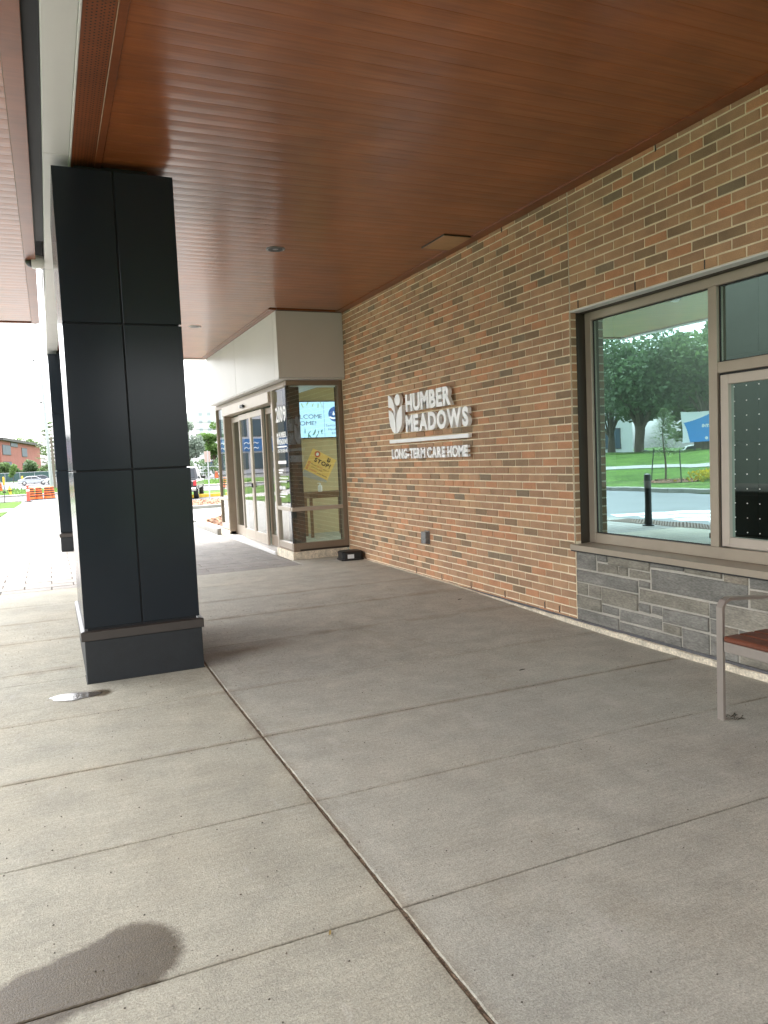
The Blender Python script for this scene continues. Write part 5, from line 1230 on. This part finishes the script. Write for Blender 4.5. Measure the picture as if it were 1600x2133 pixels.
# blue monument sign on the lawn
bsn = thing('welcome_board', 'white board with blue shape on the lawn, mirrored in the window', 'sign')
SA = Vector((-39.0, 48.0)); sdir = Vector((-.74, -.67)).normalized(); snr = Vector((.67, -.74)).normalized()
def sb_(u, v, o=0): return (SA.x + sdir.x * u + snr.x * o, SA.y + sdir.y * u + snr.y * o, v)
mb = MB(); mb.add([sb_(0, 1.6), sb_(4.6, 1.6), sb_(4.6, 4.1), sb_(0, 4.1), sb_(0, 1.6, .1), sb_(4.6, 1.6, .1), sb_(4.6, 4.1, .1), sb_(0, 4.1, .1)], [(3, 2, 1, 0), (4, 5, 6, 7), (0, 1, 5, 4), (1, 2, 6, 5), (2, 3, 7, 6), (3, 0, 4, 7)]); mb.build('board', M['signwhite'], bsn)
mb = MB(); mb.add([sb_(.55, 1.6, .105), sb_(4.6, 1.6, .105), sb_(4.6, 4.1, .105), sb_(3.6, 4.1, .105), sb_(2.2, 3.9, .105), sb_(.1, 3.2, .105)], [(0, 1, 2, 3, 4, 5)]); mb.build('blue_field', M['blue'], bsn)
# text reads for someone on the lane: left end is the far (large u) end
flat_text('board_text', 'Welcome', 2.5, .42, sb_(3.9, 2.75, .11), (-sdir.x, -sdir.y, 0), (0, 0, 1), M['signwhite'], bsn, .03)
mb = MB(); mb.add([sb_(1.75 - .13 * math.cos(2 * PI * i / 16) * 1.0, 1.87 + .13 * math.sin(2 * PI * i / 16), .11) for i in range(16)], [tuple(range(16))]); mb.build('board_roundel', M['signwhite'], bsn)
for u in (.9, 3.9): mb = MB(); mb.tube([sb_(u, .4), sb_(u, 1.62)], .07, 8); mb.build('post', M['stake'], bsn)

# ------------------------------------------------------------------ trees
def crown(rr, blobs, n, size, flat=.0, needle=False):
    mb = MB()
    tot = sum(b[3] ** 2 for b in blobs)
    for (cx, cy, cz, r_, sq) in blobs:
        for k in range(int(n * r_ ** 2 / tot)):
            while True:
                x, y, z = rr.uniform(-1, 1), rr.uniform(-1, 1), rr.uniform(-1, 1); q = x * x + y * y + z * z
                if .18 < q < 1 and rr.random() < .25 + .75 * q: break
            p = Vector((cx + x * r_, cy + y * r_, cz + z * r_ * sq)); s = size * rr.uniform(.55, 1.35)
            a = Vector((rr.gauss(0, 1), rr.gauss(0, 1), rr.gauss(0, .7))).normalized(); b = a.cross(Vector((rr.gauss(0, 1), rr.gauss(0, 1), rr.gauss(0, 1)))).normalized()
            w_ = s * (.18 if needle else .55)
            mb.add([p - a * s, p + b * w_ - a * s * .1, p + a * s, p - b * w_ + a * s * .1], [(0, 1, 2, 3)])
    return mb
def tree(name, label, loc, h, cr, trunk_r, leaf, n, size, seed, trunk_h=.32, sq=.85, grp=None, nb=16):
    rr = random.Random(seed); t = thing(name, label, 'tree', loc, grp)
    blobs = []
    zc = h * (trunk_h + (1 - trunk_h) * .5); hh = h * (1 - trunk_h) / 2
    tk = MB(); tk.tube([(0, 0, -.3), (rr.uniform(-.1, .1), 0, h * trunk_h), (rr.uniform(-.2, .2), .1, h * .62)], [trunk_r * 1.25, trunk_r * .9, trunk_r * .35], 10)
    for k in range(nb):
        while True:
            x, y, z = rr.uniform(-1, 1), rr.uniform(-1, 1), rr.uniform(-1, 1)
            if x * x + y * y + z * z < 1: break
        r_ = cr * rr.uniform(.26, .46); c = (x * (cr - r_ * .7), y * (cr - r_ * .7), zc + z * (hh - r_ * .6)); blobs.append((*c, r_, sq * rr.uniform(.7, 1)))
        if k < 9: tk.tube([(0, 0, h * trunk_h * rr.uniform(.8, 1.2)), (c[0] * .5, c[1] * .5, (h * trunk_h + c[2]) * .52), c], [trunk_r * .5, trunk_r * .28, trunk_r * .08], 6)
    tk.build('trunk', M['bark'], t, True)
    crown(rr, blobs, n, size).build('crown', M[leaf], t)
    return t
# seen in the window
TG = 'large lawn trees mirrored in the window'
tree('lawn_tree', 'tall dark green lawn tree with thick trunk, mirrored in the window', (-38, 52, .6), 11.2, 6.0, .40, 'leaf_b', 17000, .20, 1, .20, grp=TG, nb=34)
tree('lawn_tree', 'tallest mid green lawn tree just right of the thick trunked one in the mirror', (-41.0, 47.5, .7), 12.0, 4.8, .34, 'leaf_a', 14000, .19, 2, .20, grp=TG, nb=28)
tree('lawn_tree', 'light green smaller lawn tree behind the white and blue board', (-43, 44, .7), 8.6, 3.4, .20, 'leaf_d', 7000, .20, 3, .2, grp=TG)
tree('lawn_tree', 'dark green lawn tree nearest the driveway end in the mirror', (-41, 59, .5), 10.6, 5.0, .30, 'leaf_b', 10000, .26, 4, .18, grp=TG, nb=24)
tree('lawn_tree', 'mid green lawn tree standing farthest back in the mirror', (-50, 57, .3), 12.5, 5.5, .36, 'leaf_a', 8000, .30, 5, .22, grp=TG)
tree('lawn_tree', 'hazy dark tree far behind the white and blue board', (-72, 70, -.3), 13, 6, .36, 'leaf_b', 7000, .36, 16, .15, grp=TG, nb=24)
tree('lawn_tree', 'hazy mid green tree far behind the tallest lawn tree', (-64, 70, -.3), 12, 6, .36, 'leaf_a', 7000, .36, 18, .15, grp=TG, nb=24)
tree('lawn_tree', 'bushy tree at the far left end of the lawn', (-62, 40, .8), 12, 5, .34, 'leaf_b', 5000, .34, 15, .28, grp=TG)
# staked sapling (conifer like)
sap = thing('sapling', 'young feathery tree on the near lawn strip, mirrored in the window', 'tree', (-14.93, 24.85, ground_z(-14.93, 24.85)))
mb = MB(); mb.tube([(0, 0, -.1), (.02, 0, 1.4), (.0, .02, 3.1)], [.035, .03, .01], 8); mb.build('trunk', M['bark'], sap, True)
rr = random.Random(31); mb = MB()
for k in range(5200):
    z = rr.uniform(.95, 3.05); R0 = 1.1 * (1 - (z - .95) / 2.2) ** .8 * rr.random() ** .6; a = rr.uniform(0, 2 * PI); p = Vector((R0 * math.cos(a), R0 * math.sin(a), z + .22 * R0 - .05)); s = rr.uniform(.04, .085)
    dd = Vector((math.cos(a), math.sin(a), rr.uniform(-.2, .6))).normalized(); b = dd.cross(Vector((0, 0, 1))).normalized() * s * .22
    mb.add([p - dd * s, p + b, p + dd * s, p - b], [(0, 1, 2, 3)])
mb.build('crown', M['leaf_a'], sap)
for k, (x, y, dx, lb) in enumerate(((-14.35, 24.9, .12, 'leaning dark stake beside the sapling, behind the bollard in the mirror'), (-13.74, 22.83, 0, 'upright dark stake on the other side of the sapling'))):
    mb = MB(); mb.tube([(x + dx, y, ground_z(x, y) - .2), (x - dx * .3, y, ground_z(x, y) + 1.35)], .025, 6); tag(mb.build('tree_stake', M['stake']), lb, 'stake', 'stakes beside the sapling')
mulch('mulch_ring', [(-14.4 + 1.0 * math.cos(t), 24.0 + 1.2 * math.sin(t)) for t in [2 * PI * i / 16 for i in range(16)]], 200, .012)
yp = MB(); rr = random.Random(17)
for k in range(900):
    x, y = -15.6 + rr.gauss(0, .45), 22.6 + rr.gauss(0, .5); z = ground_z(x, y) + rr.uniform(.0, .38); a = rr.uniform(0, 2 * PI); s = rr.uniform(.04, .10)
    yp.add([(x - s * math.cos(a), y - s * math.sin(a), z), (x + s * .3, y - s * .2, z + s), (x + s * math.cos(a), y + s * math.sin(a), z + s * .4), (x - s * .3, y + s * .2, z - s * .3)], [(0, 1, 2, 3)])
tag(yp.build('yellow_shrub', M['yellowleaf']), 'low yellow leaved shrub on the near lawn strip', 'shrub')

# direct view, left: layered tree, hedge, trees behind
lt_ = thing('street_tree', 'layered dark green tree left of the utility pole', 'tree', (.2, 176, -.64))
rr = random.Random(41); mb = MB(); mb.tube([(0, 0, -.2), (.1, 0, 6), (-.2, 0, 12.2)], [.28, .2, .06], 8)
lv = MB()
for k in range(13):
    z = 2.2 + k * .82; Rk = (3.9 - .12 * k) * rr.uniform(.55, 1.05)
    for j in range(5):
        a = rr.uniform(0, 2 * PI); L_ = Rk * rr.uniform(.6, 1); e_ = Vector((math.cos(a) * L_, math.sin(a) * L_, z + .25)); mb.tube([(0, 0, z - .3), e_], [.07, .02], 5)
        for q in range(64):
            f = rr.uniform(.2, 1.05); p = Vector((e_.x * f + rr.gauss(0, .28), e_.y * f + rr.gauss(0, .28), z + .25 * f + rr.gauss(0, .12))); s = rr.uniform(.10, .26); b = Vector((rr.gauss(0, 1), rr.gauss(0, 1), rr.gauss(0, .3))).normalized(); c = b.cross(Vector((rr.gauss(0, .4), rr.gauss(0, .4), 1))).normalized()
            lv.add([p - b * s, p + c * s * .45, p + b * s, p - c * s * .45], [(0, 1, 2, 3)])
mb.build('trunk', M['bark'], lt_, True); lv.build('crown', M['leaf_a'], lt_)
def bush(label, loc, rx, rz_, leaf, n, seed, size=.26):
    rr = random.Random(seed); t = thing('bush', label, 'bush', loc, 'bushes before the red brick building')
    mb = MB(); blobs = [(rr.uniform(-rx * .7, rx * .7), rr.uniform(-1, 1), rz_ * rr.uniform(.3, .7), rx * rr.uniform(.28, .5), 1.0) for _ in range(9)]
    for b_ in blobs[:5]: mb.tube([(b_[0] * .4, 0, -.2), (b_[0], b_[1], b_[2])], [.09, .03], 5)
    mb.build('stems', M['bark'], t); crown(rr, blobs, n, size).build('foliage', M[leaf], t)
bush('round green bush hiding the lower left windows of the brick building', (-9.3, 199, -.64), 2.6, 5.0, 'leaf_a', 2600, 51)
bush('tall green bush in the middle of the brick building front', (-5.3, 200, -.64), 2.9, 5.6, 'leaf_b', 2800, 52)
bush('paler green bush below the layered street tree', (-1.6, 198, -.64), 2.4, 4.4, 'leaf_a', 2400, 53)
bush('light green bush beside the utility pole', (1.6, 198, -.64), 2.4, 4.0, 'leaf_d', 2400, 54)
yb = thing('yellow_bush', 'small bright yellow green bush by the fence at the left', 'bush', (-6.6, 170, -.64))
rr = random.Random(61); mb = MB(); mb.tube([(0, 0, -.2), (0, 0, 2.4)], [.06, .03], 5); mb.build('stem', M['bark'], yb); crown(rr, [(0, 0, 2.4, .7, 1.2), (.3, 0, 3.2, .6, 1), (-.3, 0, 1.6, .5, 1)], 700, .16).build('foliage', M['leaf_d'], yb)
tree('far_tree', 'far tree showing above the roof of the brick building', (-7, 300, -.6), 14.5, 7, .35, 'leaf_a', 3000, .5, 71, .3)
# direct view, right
tree('silver_tree', 'silvery pale green tree right of the dark column', (19.6, 119, -.64), 9.6, 3.0, .20, 'leaf_c', 5200, .20, 81, .22, nb=20)
tree('green_tree', 'fresh green tree half behind the silvery tree', (25.4, 128, -.64), 9.0, 2.6, .20, 'leaf_d', 3200, .22, 82, .2)
bush_ = thing('bush', 'dark green shrub mass at the foot of the silvery tree', 'bush', (19.5, 124, -.64))
rr = random.Random(91); mb = MB(); mb.tube([(0, 0, -.2), (0, 0, 1.5)], [.1, .05], 5); mb.build('stems', M['bark'], bush_); crown(rr, [(-3, 0, 1.5, 1.5, 1), (0, 0, 1.8, 1.8, 1), (3, 0, 1.4, 1.6, 1), (6, 0, 1.5, 1.6, 1)], 2600, .2).build('foliage', M['leaf_b'], bush_)
# low verge plants across the road
vg = MB(); rr = random.Random(95)
for k in range(2200):
    x, y = rr.uniform(-14, 40), rr.uniform(82, 105); s = rr.uniform(.06, .16); z = -.63; a = rr.uniform(0, 2 * PI)
    vg.add([(x - s * math.cos(a), y - s * math.sin(a), z), (x + s * math.cos(a), y + s * math.sin(a), z), (x, y, z + s * 2.2)], [(0, 1, 2)])
stuff(vg.build('verge_grass', M['leaf_d']))
